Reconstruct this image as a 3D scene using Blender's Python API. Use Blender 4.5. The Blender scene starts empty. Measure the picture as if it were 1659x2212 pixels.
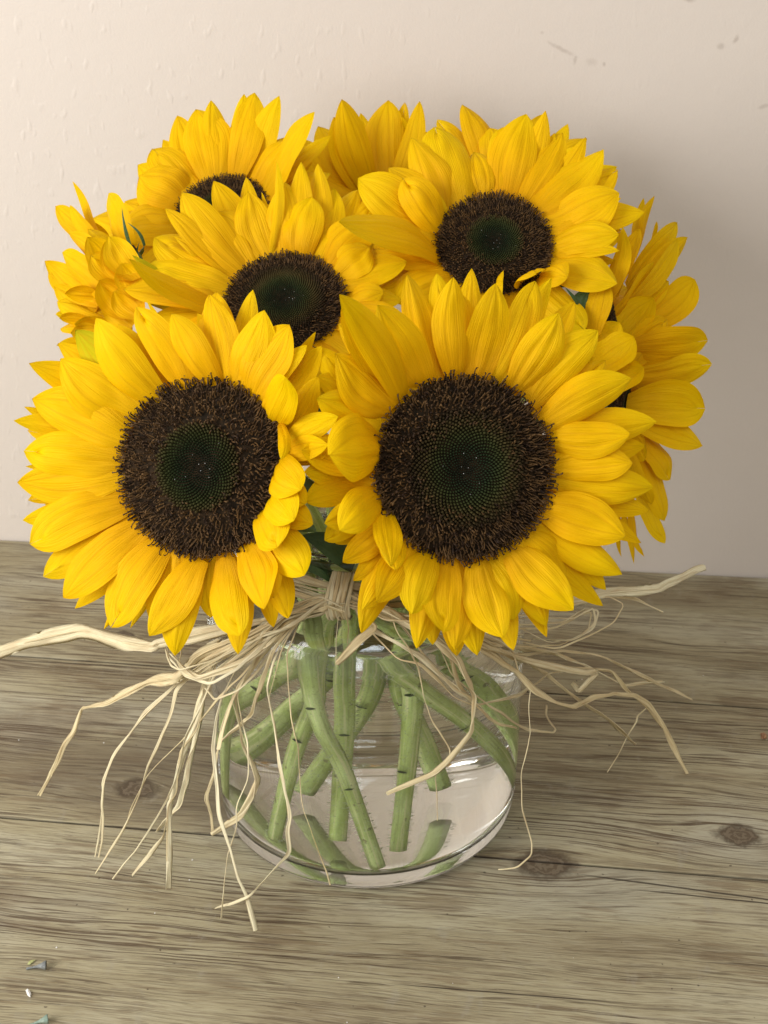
import bpy, bmesh, math, random
from mathutils import Vector, Matrix, noise
R = math.radians
scene = bpy.context.scene
col = scene.collection

# ------------------------------------------------------------------ camera
cam_d = bpy.data.cameras.new('camera'); cam = bpy.data.objects.new('camera', cam_d); col.objects.link(cam)
cam.location = (0.0085, -0.623, 0.512)
cam.rotation_euler = (R(61), 0, 0)
cam_d.sensor_fit = 'VERTICAL'; cam_d.sensor_height = 36; cam_d.lens = 3300 / 2212 * 36
cam_d.clip_start = 0.01; cam_d.clip_end = 20
cam_d.dof.use_dof = True; cam_d.dof.focus_distance = 0.66; cam_d.dof.aperture_fstop = 28
scene.camera = cam

# ------------------------------------------------------------------ room light
w = bpy.data.worlds.new('World'); scene.world = w; w.use_nodes = True
bg = w.node_tree.nodes['Background']; bg.inputs[0].default_value = (1.0, 0.90, 0.78, 1); bg.inputs[1].default_value = 0.50

def area(name, loc, target, sx, sy, energy, colr):
    l = bpy.data.lights.new(name, 'AREA'); l.shape = 'RECTANGLE'; l.size = sx; l.size_y = sy; l.energy = energy; l.color = colr
    o = bpy.data.objects.new(name, l); col.objects.link(o); o.location = loc
    o.rotation_euler = (Vector(target) - Vector(loc)).to_track_quat('-Z', 'Y').to_euler()
    return o
area('window_light', (-0.95, -0.62, 0.62), (0, 0, 0.15), 0.65, 0.8, 16.0, (1.0, 0.985, 0.96))
area('far_window_light', (0.1, -1.5, 1.7), (0, 0, 0.1), 0.6, 0.8, 12.0, (0.86, 0.94, 1.0))
scene.view_settings.view_transform = 'Standard'; scene.view_settings.look = 'None'
scene.view_settings.exposure = 0.0; scene.view_settings.gamma = 1.0
cy = scene.cycles
cy.max_bounces = 20; cy.transmission_bounces = 18; cy.glossy_bounces = 6; cy.diffuse_bounces = 4; cy.transparent_max_bounces = 8
cy.caustics_refractive = True; cy.caustics_reflective = False; cy.blur_glossy = 0.3
cy.sample_clamp_indirect = 6.0
cy.use_denoising = True

# ------------------------------------------------------------------ helpers
def mesh_obj(name, verts, faces, mat, parent=None, smooth=True, uv=None):
    me = bpy.data.meshes.new(name); me.from_pydata([tuple(v) for v in verts], [], faces)
    if smooth: me.polygons.foreach_set('use_smooth', [True] * len(me.polygons))
    if uv is not None:
        lay = me.uv_layers.new(name='UVMap')
        for l in me.loops: lay.data[l.index].uv = uv[l.vertex_index]
    me.materials.append(mat)
    me.update()
    o = bpy.data.objects.new(name, me); col.objects.link(o)
    if parent: o.parent = parent
    return o
def inst(name, me, parent, M):
    o = bpy.data.objects.new(name, me); col.objects.link(o); o.parent = parent; o.matrix_local = M
    return o
def tag(o, label=None, cat=None, group=None, kind=None):
    if label: o['label'] = label
    if cat: o['category'] = cat
    if group: o['group'] = group
    if kind: o['kind'] = kind
    return o
def empty(name, loc):
    o = bpy.data.objects.new(name, None); col.objects.link(o); o.location = loc; o.empty_display_size = 0.02
    return o
def lathe(profile, n=96):
    vs, fs, rings = [], [], []
    for r, z in profile:
        if r < 1e-6: rings.append([len(vs)]); vs.append((0, 0, z))
        else:
            rings.append(list(range(len(vs), len(vs) + n)))
            vs += [(r * math.cos(2 * math.pi * i / n), r * math.sin(2 * math.pi * i / n), z) for i in range(n)]
    for a, b in zip(rings, rings[1:]):
        for i in range(n):
            j = (i + 1) % n
            if len(a) == 1 and len(b) == 1: continue
            if len(a) == 1: fs.append((a[0], b[j], b[i]))
            elif len(b) == 1: fs.append((a[i], a[j], b[0]))
            else: fs.append((a[i], a[j], b[j], b[i]))
    return vs, fs
def smooth_path(pts, step):
    """Catmull-Rom through the points, resampled about every `step`."""
    P = [Vector(p) for p in pts]
    P = [P[0] * 2 - P[1]] + P + [P[-1] * 2 - P[-2]]
    out = []
    for i in range(1, len(P) - 2):
        a, b, c, d = P[i - 1], P[i], P[i + 1], P[i + 2]
        n = max(1, int((c - b).length / step))
        for k in range(n):
            t = k / n
            out.append(0.5 * ((2 * b) + (c - a) * t + (2 * a - 5 * b + 4 * c - d) * t * t + (-a + 3 * b - 3 * c + d) * t ** 3))
    out.append(P[-2].copy())
    return out

# ------------------------------------------------------------------ materials
class NT:
    def __init__(s, name):
        s.m = bpy.data.materials.new(name); s.m.use_nodes = True; s.t = s.m.node_tree; s.t.nodes.clear()
        s.out = s.t.nodes.new('ShaderNodeOutputMaterial')
    def n(s, typ, **kw):
        nd = s.t.nodes.new('ShaderNode' + typ)
        for k, v in kw.items():
            if k.startswith('_'): setattr(nd, k[1:], v)
        ins = {k: v for k, v in kw.items() if not k.startswith('_')}
        for k, v in ins.items():
            key = int(k[1:]) if k[0] == 'i' and k[1:].isdigit() else k.replace('__', ' ')
            s.set(nd.inputs[key], v)
        return nd
    def set(s, sock, v):
        if isinstance(v, bpy.types.NodeSocket): s.t.links.new(v, sock)
        elif isinstance(v, bpy.types.Node): s.t.links.new(v.outputs[0], sock)
        else:
            if isinstance(v, tuple) and len(v) == 3 and sock.type == 'RGBA': v = (*v, 1)
            sock.default_value = v
    def m_(s, op, a, b=None, c=None, clamp=False):
        nd = s.t.nodes.new('ShaderNodeMath'); nd.operation = op; nd.use_clamp = clamp
        s.set(nd.inputs[0], a)
        if b is not None: s.set(nd.inputs[1], b)
        if c is not None: s.set(nd.inputs[2], c)
        return nd.outputs[0]
    def xyz(s, x, y, z): return s.n('CombineXYZ', i0=x, i1=y, i2=z).outputs[0]
    def noise(s, vec, scale=1, detail=2, rough=0.5, dist=0.0):
        return s.n('TexNoise', Vector=vec, Scale=scale, Detail=detail, Roughness=rough, Distortion=dist).outputs[0]
    def ramp(s, fac, stops, interp='LINEAR'):
        nd = s.t.nodes.new('ShaderNodeValToRGB'); s.set(nd.inputs[0], fac); cr = nd.color_ramp; cr.interpolation = interp
        while len(cr.elements) < len(stops): cr.elements.new(0.5)
        for e, (p, c) in zip(cr.elements, stops):
            e.position = p; e.color = (*c, 1) if isinstance(c, tuple) else (c, c, c, 1)
        return nd.outputs[0]
    def step(s, x, a, b):      # smoothstep from a to b
        nd = s.t.nodes.new('ShaderNodeMapRange'); nd.interpolation_type = 'SMOOTHSTEP'
        s.set(nd.inputs[0], x); nd.inputs[1].default_value = a; nd.inputs[2].default_value = b
        nd.inputs[3].default_value = 0; nd.inputs[4].default_value = 1
        return nd.outputs[0]
    def mix(s, f, a, b, blend='MIX'):
        nd = s.t.nodes.new('ShaderNodeMix'); nd.data_type = 'RGBA'; nd.blend_type = blend
        s.set(nd.inputs[0], f); s.set(nd.inputs[6], a); s.set(nd.inputs[7], b)
        return nd.outputs[2]
    def bump(s, h, strength, dist): return s.n('Bump', Height=h, Strength=strength, Distance=dist).outputs[0]
    def bsdf(s, color, rough=0.5, normal=None, **kw):
        p = s.n('BsdfPrincipled'); s.set(p.inputs['Base Color'], color); s.set(p.inputs['Roughness'], rough)
        if normal is not None: s.set(p.inputs['Normal'], normal)
        for k, v in kw.items(): s.set(p.inputs[k.replace('__', ' ')], v)
        return p.outputs[0]
    def done(s, sh): s.t.links.new(sh, s.out.inputs[0]); return s.m

def petal_material(name, base, mid, tip, trans=0.22, tintk=1.0):
    t = NT(name); uv = t.n('UVMap').outputs[0]; sep = t.n('SeparateXYZ', i0=uv)
    u, v = sep.outputs[0], sep.outputs[1]
    rnd = t.n('ObjectInfo').outputs['Random']
    c = t.ramp(v, [(0.0, base), (0.42, mid), (1.0, tip)])
    c = t.mix(t.m_('MULTIPLY', rnd, 0.40 * tintk), c, (0.91, 0.67, 0.0))            # some petals are paler lemon
    r2 = t.m_('FRACT', t.m_('MULTIPLY', rnd, 7.13))
    c = t.mix(t.m_('MULTIPLY', r2, 0.45 * tintk), c, (0.88, 0.45, 0.0))             # some are deeper orange
    off = t.m_('MULTIPLY', rnd, 40.0)
    vein = t.noise(t.xyz(t.m_('MULTIPLY', u, 46), t.m_('MULTIPLY', v, 1.6), off), 1, 2, 0.6)
    blot = t.noise(t.xyz(t.m_('MULTIPLY', u, 3), t.m_('MULTIPLY', v, 5), off), 1, 2, 0.5)
    c = t.mix(t.m_('MULTIPLY', t.step(vein, 0.55, 0.8), 0.28), c, (0.72, 0.36, 0.0))
    c = t.mix(t.m_('MULTIPLY', t.step(blot, 0.52, 0.75), 0.22), c, (0.83, 0.40, 0.0))
    q = t.m_('ABSOLUTE', t.m_('SUBTRACT', t.m_('MULTIPLY', u, 2.0), 1.0))
    gc = t.m_('SUBTRACT', 0.36, t.m_('MULTIPLY', t.m_('POWER', v, 4.0), 0.27))
    g1 = t.step(t.m_('ABSOLUTE', t.m_('SUBTRACT', q, gc)), 0.09, 0.01)
    g2 = t.m_('MULTIPLY', t.step(t.m_('ABSOLUTE', t.m_('SUBTRACT', q, t.m_('ADD', gc, 0.33))), 0.07, 0.01), 0.5)
    gm = t.m_('MULTIPLY', t.m_('MAXIMUM', g1, g2), t.m_('MULTIPLY', t.step(v, 0.05, 0.3), t.m_('ADD', 0.10, t.m_('MULTIPLY', r2, 0.30))))
    c = t.mix(gm, c, (0.60, 0.29, 0.0))
    tipb = t.m_('MULTIPLY', t.step(t.m_('ADD', v, t.m_('MULTIPLY', vein, 0.06)), 1.015, 1.035), t.step(r2, 0.55, 0.6))
    c = t.mix(t.m_('MULTIPLY', tipb, 0.6), c, (0.30, 0.15, 0.02))
    b = t.bump(vein, 0.65, 0.0008)
    s1 = t.bsdf(c, 0.55, b, Specular__IOR__Level=0.12)
    tr = t.n('BsdfTranslucent', Color=t.mix(0.5, c, (1.0, 0.66, 0.0)), Normal=b).outputs[0]
    return t.done(t.n('MixShader', i0=trans, i1=s1, i2=tr).outputs[0])
M_petal = petal_material('petal_yellow', (0.64, 0.27, 0.0), (0.84, 0.475, 0.0), (0.90, 0.62, 0.0))
M_petal_green = petal_material('petal_lime', (0.50, 0.36, 0.0), (0.58, 0.50, 0.0), (0.50, 0.50, 0.005), tintk=0.2)

def green_material(name, a, b, scale=300, rough=0.5, ridges=False):
    t = NT(name); co = t.n('TexCoord').outputs['Object']
    rnd = t.n('ObjectInfo').outputs['Random']
    n1 = t.noise(co, 45, 3, 0.6); n2 = t.noise(co, scale * 3, 2, 0.6)
    c = t.mix(t.step(n1, 0.3, 0.7), a, b)
    c = t.mix(t.m_('MULTIPLY', t.step(n2, 0.56, 0.72), 0.45), c, tuple(x * 0.5 for x in a))
    h = n2
    if ridges:
        uv = t.n('SeparateXYZ', i0=t.n('UVMap').outputs[0])
        rd = t.noise(t.xyz(t.m_('MULTIPLY', uv.outputs[0], 16), t.m_('MULTIPLY', uv.outputs[1], 1.5), rnd), 1, 2, 0.5)
        c = t.mix(t.m_('MULTIPLY', t.step(rd, 0.50, 0.66), 0.6), c, tuple(min(0.85, x * 1.5) for x in b))
        c = t.mix(t.m_('MULTIPLY', t.step(rd, 0.44, 0.30), 0.5), c, tuple(x * 0.6 for x in a))
        spots = t.noise(co, 210, 2, 0.5)
        c = t.mix(t.m_('MULTIPLY', t.step(spots, 0.66, 0.74), 0.6), c, (0.07, 0.045, 0.02))
    s1 = t.bsdf(c, rough, t.bump(h, 0.4, 0.0006), Specular__IOR__Level=0.3)
    return t.done(s1)
M_stem = green_material('stem_green', (0.43, 0.56, 0.15), (0.64, 0.78, 0.32), ridges=True)
M_leaf = green_material('leaf_green', (0.035, 0.075, 0.022), (0.07, 0.13, 0.045))
M_bract = green_material('bract_green', (0.06, 0.11, 0.03), (0.12, 0.19, 0.06))
def simple(name, a, b, scale, rough, spec=0.3, bump=0.0):
    t = NT(name); co = t.n('TexCoord').outputs['Object']; n1 = t.noise(co, scale, 3, 0.6)
    c = t.mix(t.step(n1, 0.35, 0.65), a, b)
    return t.done(t.bsdf(c, rough, t.bump(n1, bump, 0.0004) if bump else None, Specular__IOR__Level=spec))
M_floret = simple('floret_brown', (0.020, 0.009, 0.004), (0.125, 0.066, 0.022), 9, 0.62, 0.25)
M_disc = simple('disc_base', (0.012, 0.008, 0.004), (0.035, 0.020, 0.009), 14, 0.8, 0.1)
M_hair = simple('stem_hair', (0.50, 0.60, 0.36), (0.62, 0.70, 0.48), 100, 0.6)
M_speck = simple('pollen_speck', (0.6, 0.6, 0.58), (0.8, 0.8, 0.78), 100, 0.5)
def bud_material():
    t = NT('bud_green'); co = t.n('TexCoord').outputs['Object']; s = t.n('SeparateXYZ', i0=co)
    d = t.m_('SQRT', t.m_('ADD', t.m_('MULTIPLY', s.outputs[0], s.outputs[0]), t.m_('MULTIPLY', s.outputs[1], s.outputs[1])))
    c = t.ramp(d, [(0.0, (0.008, 0.016, 0.010)), (0.24, (0.016, 0.030, 0.011)), (0.38, (0.042, 0.050, 0.014)), (0.50, (0.070, 0.052, 0.016)), (0.66, (0.035, 0.020, 0.008))])
    n1 = t.noise(co, 60, 2, 0.6)
    c = t.mix(t.m_('MULTIPLY', n1, 0.5), c, (0.012, 0.012, 0.006))
    return t.done(t.bsdf(c, 0.75, Specular__IOR__Level=0.12))
M_bud = bud_material()
def raffia_material():
    t = NT('raffia_straw'); uv = t.n('SeparateXYZ', i0=t.n('UVMap').outputs[0]); rnd = t.n('ObjectInfo').outputs['Random']
    off = t.m_('MULTIPLY', rnd, 50)
    fib = t.noise(t.xyz(t.m_('MULTIPLY', uv.outputs[0], 14), t.m_('MULTIPLY', uv.outputs[1], 14), off), 1, 3, 0.6)
    pat = t.noise(t.xyz(t.m_('MULTIPLY', uv.outputs[0], 1.0), t.m_('MULTIPLY', uv.outputs[1], 30), off), 1, 2, 0.5)
    c = t.mix(rnd, (0.82, 0.68, 0.39), (0.95, 0.89, 0.63))
    c = t.mix(t.m_('MULTIPLY', t.step(fib, 0.44, 0.60), 0.42), c, (0.48, 0.33, 0.15))
    c = t.mix(t.m_('MULTIPLY', t.step(pat, 0.5, 0.75), 0.35), c, (0.60, 0.40, 0.20))
    s1 = t.bsdf(c, 0.5, t.bump(fib, 0.6, 0.0005), Specular__IOR__Level=0.3)
    tr = t.n('BsdfTranslucent', Color=c).outputs[0]
    return t.done(t.n('MixShader', i0=0.12, i1=s1, i2=tr).outputs[0])
M_raffia = raffia_material()
def clear(name, ior, tint):
    t = NT(name); g = t.n('BsdfGlass', Color=tint, Roughness=0.0, IOR=ior); return t.done(g.outputs[0])
M_glass = clear('clear_glass', 1.47, (0.996, 0.999, 0.997))
M_water = clear('water', 1.333, (0.998, 0.999, 0.997))

TH = R(-6.9)      # the planks run a little askew to the camera
def wood_material(ref):
    t = NT('weathered_pine')
    tc = t.n('TexCoord'); tc.object = ref; s = t.n('SeparateXYZ', i0=tc.outputs['Object']); u, v = s.outputs[0], s.outputs[1]
    rnd = t.n('ObjectInfo').outputs['Random']; off = t.m_('MULTIPLY', rnd, 37.0)
    f = v
    knots = [(-0.1195, -0.0114, 0.0065, 0.030), (0.0929, -0.0432, 0.0085, 0.034), (0.1886, -0.0104, 0.0065, 0.026), (-0.165, 0.128, 0.004, 0.02)]
    core = None
    for (ku, kv, kr, ks) in knots:
        du = t.m_('SUBTRACT', u, ku); dv = t.m_('SUBTRACT', v, kv)
        dn = t.m_('MULTIPLY', du, 0.42)
        d2 = t.m_('ADD', t.m_('MULTIPLY', dn, dn), t.m_('MULTIPLY', dv, dv))
        e = t.m_('EXPONENT', t.m_('MULTIPLY', d2, -1.0 / (ks * ks * 0.30)))
        f = t.m_('SUBTRACT', f, t.m_('MULTIPLY', t.m_('MULTIPLY', dv, e), 0.92))
        du2 = t.m_('MULTIPLY', du, 0.72)
        dd = t.m_('SQRT', t.m_('ADD', t.m_('MULTIPLY', du2, du2), t.m_('MULTIPLY', dv, dv)))
        wob = t.m_('MULTIPLY', t.m_('SUBTRACT', t.noise(t.xyz(u, v, 3.0), 130, 3, 0.7), 0.5), 0.010)
        k = t.m_('SUBTRACT', 1.0, t.m_('DIVIDE', t.m_('ADD', dd, wob), kr))
        core = k if core is None else t.m_('MAXIMUM', core, k)
    warp = t.m_('SUBTRACT', t.noise(t.xyz(t.m_('MULTIPLY', u, 3.2), t.m_('MULTIPLY', v, 13), off), 1, 2, 0.5), 0.5)
    f = t.m_('ADD', f, t.m_('MULTIPLY', warp, 0.034))
    warp2 = t.m_('SUBTRACT', t.noise(t.xyz(t.m_('MULTIPLY', u, 22), t.m_('MULTIPLY', v, 60), off), 1, 2, 0.5), 0.5)
    f = t.m_('ADD', f, t.m_('MULTIPLY', warp2, 0.0035))
    big = t.noise(t.xyz(t.m_('MULTIPLY', u, 5), t.m_('MULTIPLY', f, 26), off), 1, 3, 0.55)
    pat = t.noise(t.xyz(t.m_('MULTIPLY', u, 12), t.m_('MULTIPLY', v, 16), t.m_('ADD', off, 9)), 1, 3, 0.6)
    c = t.ramp(big, [(0.32, (0.255, 0.208, 0.124)), (0.50, (0.375, 0.328, 0.206)), (0.68, (0.490, 0.450, 0.320))])
    greyp = t.noise(t.xyz(t.m_('MULTIPLY', u, 7), t.m_('MULTIPLY', v, 11), t.m_('ADD', off, 21)), 1, 3, 0.6)
    c = t.mix(t.m_('MULTIPLY', t.step(greyp, 0.5, 0.72), 0.55), c, (0.370, 0.350, 0.275))
    c = t.mix(t.m_('MULTIPLY', t.step(pat, 0.56, 0.70), 0.40), c, (0.150, 0.098, 0.055))
    rag = t.noise(t.xyz(t.m_('MULTIPLY', u, 20), t.m_('MULTIPLY', v, 420), t.m_('ADD', off, 44)), 1, 2, 0.6)
    pat2 = t.noise(t.xyz(t.m_('MULTIPLY', u, 26), t.m_('MULTIPLY', v, 34), t.m_('ADD', off, 12)), 1, 2, 0.5)
    c = t.mix(t.m_('MULTIPLY', t.step(t.m_('ADD', pat2, t.m_('MULTIPLY', t.m_('SUBTRACT', rag, 0.5), 0.9)), 0.62, 0.70), 0.42), c, (0.150, 0.092, 0.046))
    # growth rings: thin dark late wood, broken into dashes
    ring = t.noise(t.xyz(t.m_('MULTIPLY', u, 1.6), t.m_('MULTIPLY', f, 430), off), 1, 2, 0.5)
    dash = t.noise(t.xyz(t.m_('MULTIPLY', u, 32), t.m_('MULTIPLY', v, 110), t.m_('ADD', off, 5)), 1, 3, 0.6)
    rm = t.m_('MULTIPLY', t.step(ring, 0.52, 0.61), t.step(dash, 0.36, 0.58))
    c = t.mix(t.m_('MULTIPLY', rm, 0.42), c, (0.085, 0.050, 0.026))
    zone = t.step(t.noise(t.xyz(t.m_('MULTIPLY', u, 6), t.m_('MULTIPLY', v, 22), t.m_('ADD', off, 61)), 1, 2, 0.5), 0.36, 0.62)
    thin = t.noise(t.xyz(t.m_('MULTIPLY', u, 12), t.m_('MULTIPLY', f, 860), t.m_('ADD', off, 71)), 1, 2, 0.55)
    c = t.mix(t.m_('MULTIPLY', t.m_('MULTIPLY', t.step(thin, 0.560, 0.605), zone), 0.82), c, (0.085, 0.054, 0.030))
    pores = t.noise(t.xyz(t.m_('MULTIPLY', u, 90), t.m_('MULTIPLY', v, 900), t.m_('ADD', off, 81)), 1, 2, 0.6)
    c = t.mix(t.m_('MULTIPLY', t.step(pores, 0.62, 0.70), 0.45), c, (0.13, 0.095, 0.06))
    fine = t.noise(t.xyz(t.m_('MULTIPLY', u, 70), t.m_('MULTIPLY', f, 1500), off), 1, 3, 0.65)
    c = t.mix(t.m_('MULTIPLY', t.step(fine, 0.45, 0.75), 0.55), c, (0.120, 0.084, 0.050))
    c = t.mix(t.m_('MULTIPLY', t.step(fine, 0.50, 0.22), 0.40), c, (0.46, 0.42, 0.32))
    streak = t.noise(t.xyz(t.m_('MULTIPLY', u, 26), t.m_('MULTIPLY', f, 420), t.m_('ADD', off, 15)), 1, 2, 0.5)
    c = t.mix(t.m_('MULTIPLY', t.step(streak, 0.64, 0.72), 0.50), c, (0.060, 0.034, 0.018))
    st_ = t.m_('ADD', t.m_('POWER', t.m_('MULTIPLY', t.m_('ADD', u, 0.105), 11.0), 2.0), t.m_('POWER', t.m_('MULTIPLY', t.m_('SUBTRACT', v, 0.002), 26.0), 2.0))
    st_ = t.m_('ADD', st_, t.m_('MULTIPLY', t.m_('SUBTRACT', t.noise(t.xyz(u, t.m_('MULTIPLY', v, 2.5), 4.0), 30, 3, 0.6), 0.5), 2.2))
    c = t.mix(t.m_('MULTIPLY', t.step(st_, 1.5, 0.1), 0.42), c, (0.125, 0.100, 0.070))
    dots = t.noise(t.xyz(u, v, 8.0), 260, 1, 0.5)
    c = t.mix(t.m_('MULTIPLY', t.step(dots, 0.76, 0.80), 0.7), c, (0.04, 0.025, 0.015))
    # worn, silvered rub marks across the grain
    rub = t.noise(t.xyz(t.m_('MULTIPLY', u, 90), t.m_('MULTIPLY', v, 40), t.m_('ADD', off, 31)), 1, 3, 0.7)
    c = t.mix(t.m_('MULTIPLY', t.step(rub, 0.60, 0.72), 0.30), c, (0.33, 0.30, 0.235))
    # knots
    kring = t.m_('SINE', t.m_('ADD', t.m_('MULTIPLY', core, 15), t.m_('MULTIPLY', t.noise(t.xyz(u, v, 1.0), 420, 2, 0.6), 7.0)))
    kc = t.mix(t.step(kring, -0.6, 1.0), (0.110, 0.080, 0.050), (0.165, 0.130, 0.088))
    c = t.mix(t.step(core, -0.10, 0.18), c, kc)
    edge = t.m_('MULTIPLY', t.step(core, -0.55, 0.02), t.step(core, 0.30, 0.02))
    c = t.mix(t.m_('MULTIPLY', edge, 0.65), c, (0.060, 0.040, 0.024))
    # shade of the gaps painted into the colour along the joints; drying cracks
    wob2 = t.m_('MULTIPLY', t.m_('SUBTRACT', t.noise(t.xyz(t.m_('MULTIPLY', u, 30), 0.0, 2.0), 1, 3, 0.6), 0.5), 0.0012)
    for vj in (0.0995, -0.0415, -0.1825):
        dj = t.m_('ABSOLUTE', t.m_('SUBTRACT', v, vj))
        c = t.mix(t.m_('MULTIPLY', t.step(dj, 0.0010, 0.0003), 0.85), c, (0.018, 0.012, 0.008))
    crack = None
    for (u0, v0, sl, u1, wd) in ((0.098, -0.0475, -0.075, 0.40, 0.0005), (0.125, -0.0555, -0.030, 0.40, 0.0004), (-0.36, 0.0905, 0.030, -0.14, 0.00035), (0.02, -0.1290, 0.010, 0.14, 0.0003)):
        line = t.m_('ADD', t.m_('ADD', v0 - sl * u0, t.m_('MULTIPLY', u, sl)), wob2)
        d_ = t.m_('ABSOLUTE', t.m_('SUBTRACT', v, line))
        k_ = t.m_('MULTIPLY', t.step(d_, wd * 1.6, wd * 0.5), t.m_('MULTIPLY', t.step(u, u0, u0 + 0.03), t.step(u, u1, u1 - 0.03)))
        crack = k_ if crack is None else t.m_('MAXIMUM', crack, k_)
    c = t.mix(t.m_('MULTIPLY', crack, 0.85), c, (0.03, 0.02, 0.013))
    h = t.m_('SUBTRACT', t.m_('MULTIPLY', fine, 0.5), t.m_('ADD', t.m_('MULTIPLY', t.step(thin, 0.555, 0.61), 0.8), t.m_('ADD', crack, t.m_('MULTIPLY', t.step(streak, 0.62, 0.72), 0.8))))
    return t.done(t.bsdf(c, 0.62, t.bump(h, 0.55, 0.0007), Specular__IOR__Level=0.28))

def wall_material(ref):
    t = NT('painted_plaster'); tc = t.n('TexCoord'); tc.object = ref
    s = t.n('SeparateXYZ', i0=tc.outputs['Object']); x, z = s.outputs[0], s.outputs[2]
    p = t.xyz(x, 0.0, z)
    big = t.noise(p, 5, 3, 0.5)
    c = t.mix(big, (0.655, 0.585, 0.520), (0.68, 0.61, 0.55))
    dr = t.noise(t.xyz(t.m_('MULTIPLY', x, 190), 0.0, t.m_('MULTIPLY', z, 85)), 1, 1, 0.5)
    lump = t.noise(p, 60, 3, 0.6)
    fine = t.noise(p, 700, 2, 0.6)
    area_m = t.step(x, 0.12, -0.14)
    h = t.m_('MULTIPLY', t.step(dr, 0.60, 0.78), t.m_('ADD', t.m_('MULTIPLY', area_m, 0.40), 0.12))
    h = t.m_('ADD', h, t.m_('ADD', t.m_('MULTIPLY', lump, 0.75), t.m_('MULTIPLY', fine, 0.22)))
    # scuffs in the paint
    for (mx, mz, rx, rz, rot, a) in [(0.1060, 0.3285, 0.0085, 0.0012, -0.45, 0.55), (0.1137, 0.3228, 0.0010, 0.0028, -0.15, 0.55), (0.1225, 0.3220, 0.0032, 0.0022, 0, 0.30), (0.1296, 0.3209, 0.0010, 0.0012, 0, 0.6),
                                     (0.1915, 0.3318, 0.0022, 0.0018, 0.2, 0.55), (0.1992, 0.3356, 0.0012, 0.0026, -0.5, 0.70), (0.1726, 0.3556, 0.0030, 0.0014, 0, 0.7), (0.2181, 0.3000, 0.0034, 0.0013, 0.3, 0.5), (0.095, 0.337, 0.0012, 0.001, 0, 0.4)]:
        dx = t.m_('SUBTRACT', x, mx); dz = t.m_('SUBTRACT', z, mz)
        cr, sr = math.cos(rot), math.sin(rot)
        a1 = t.m_('ADD', t.m_('MULTIPLY', dx, cr / rx), t.m_('MULTIPLY', dz, sr / rx))
        a2 = t.m_('ADD', t.m_('MULTIPLY', dx, -sr / rz), t.m_('MULTIPLY', dz, cr / rz))
        d = t.m_('SQRT', t.m_('ADD', t.m_('MULTIPLY', a1, a1), t.m_('MULTIPLY', a2, a2)))
        d = t.m_('ADD', d, t.m_('MULTIPLY', t.m_('SUBTRACT', t.noise(p, 500, 2, 0.6), 0.5), 1.2))
        mk = t.step(d, 1.4, 0.2)
        c = t.mix(t.m_('MULTIPLY', mk, a * 0.60), c, (0.30, 0.24, 0.19))
    return t.done(t.bsdf(c, 0.55, t.bump(h, 0.35, 0.0012), Specular__IOR__Level=0.3))
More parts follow.
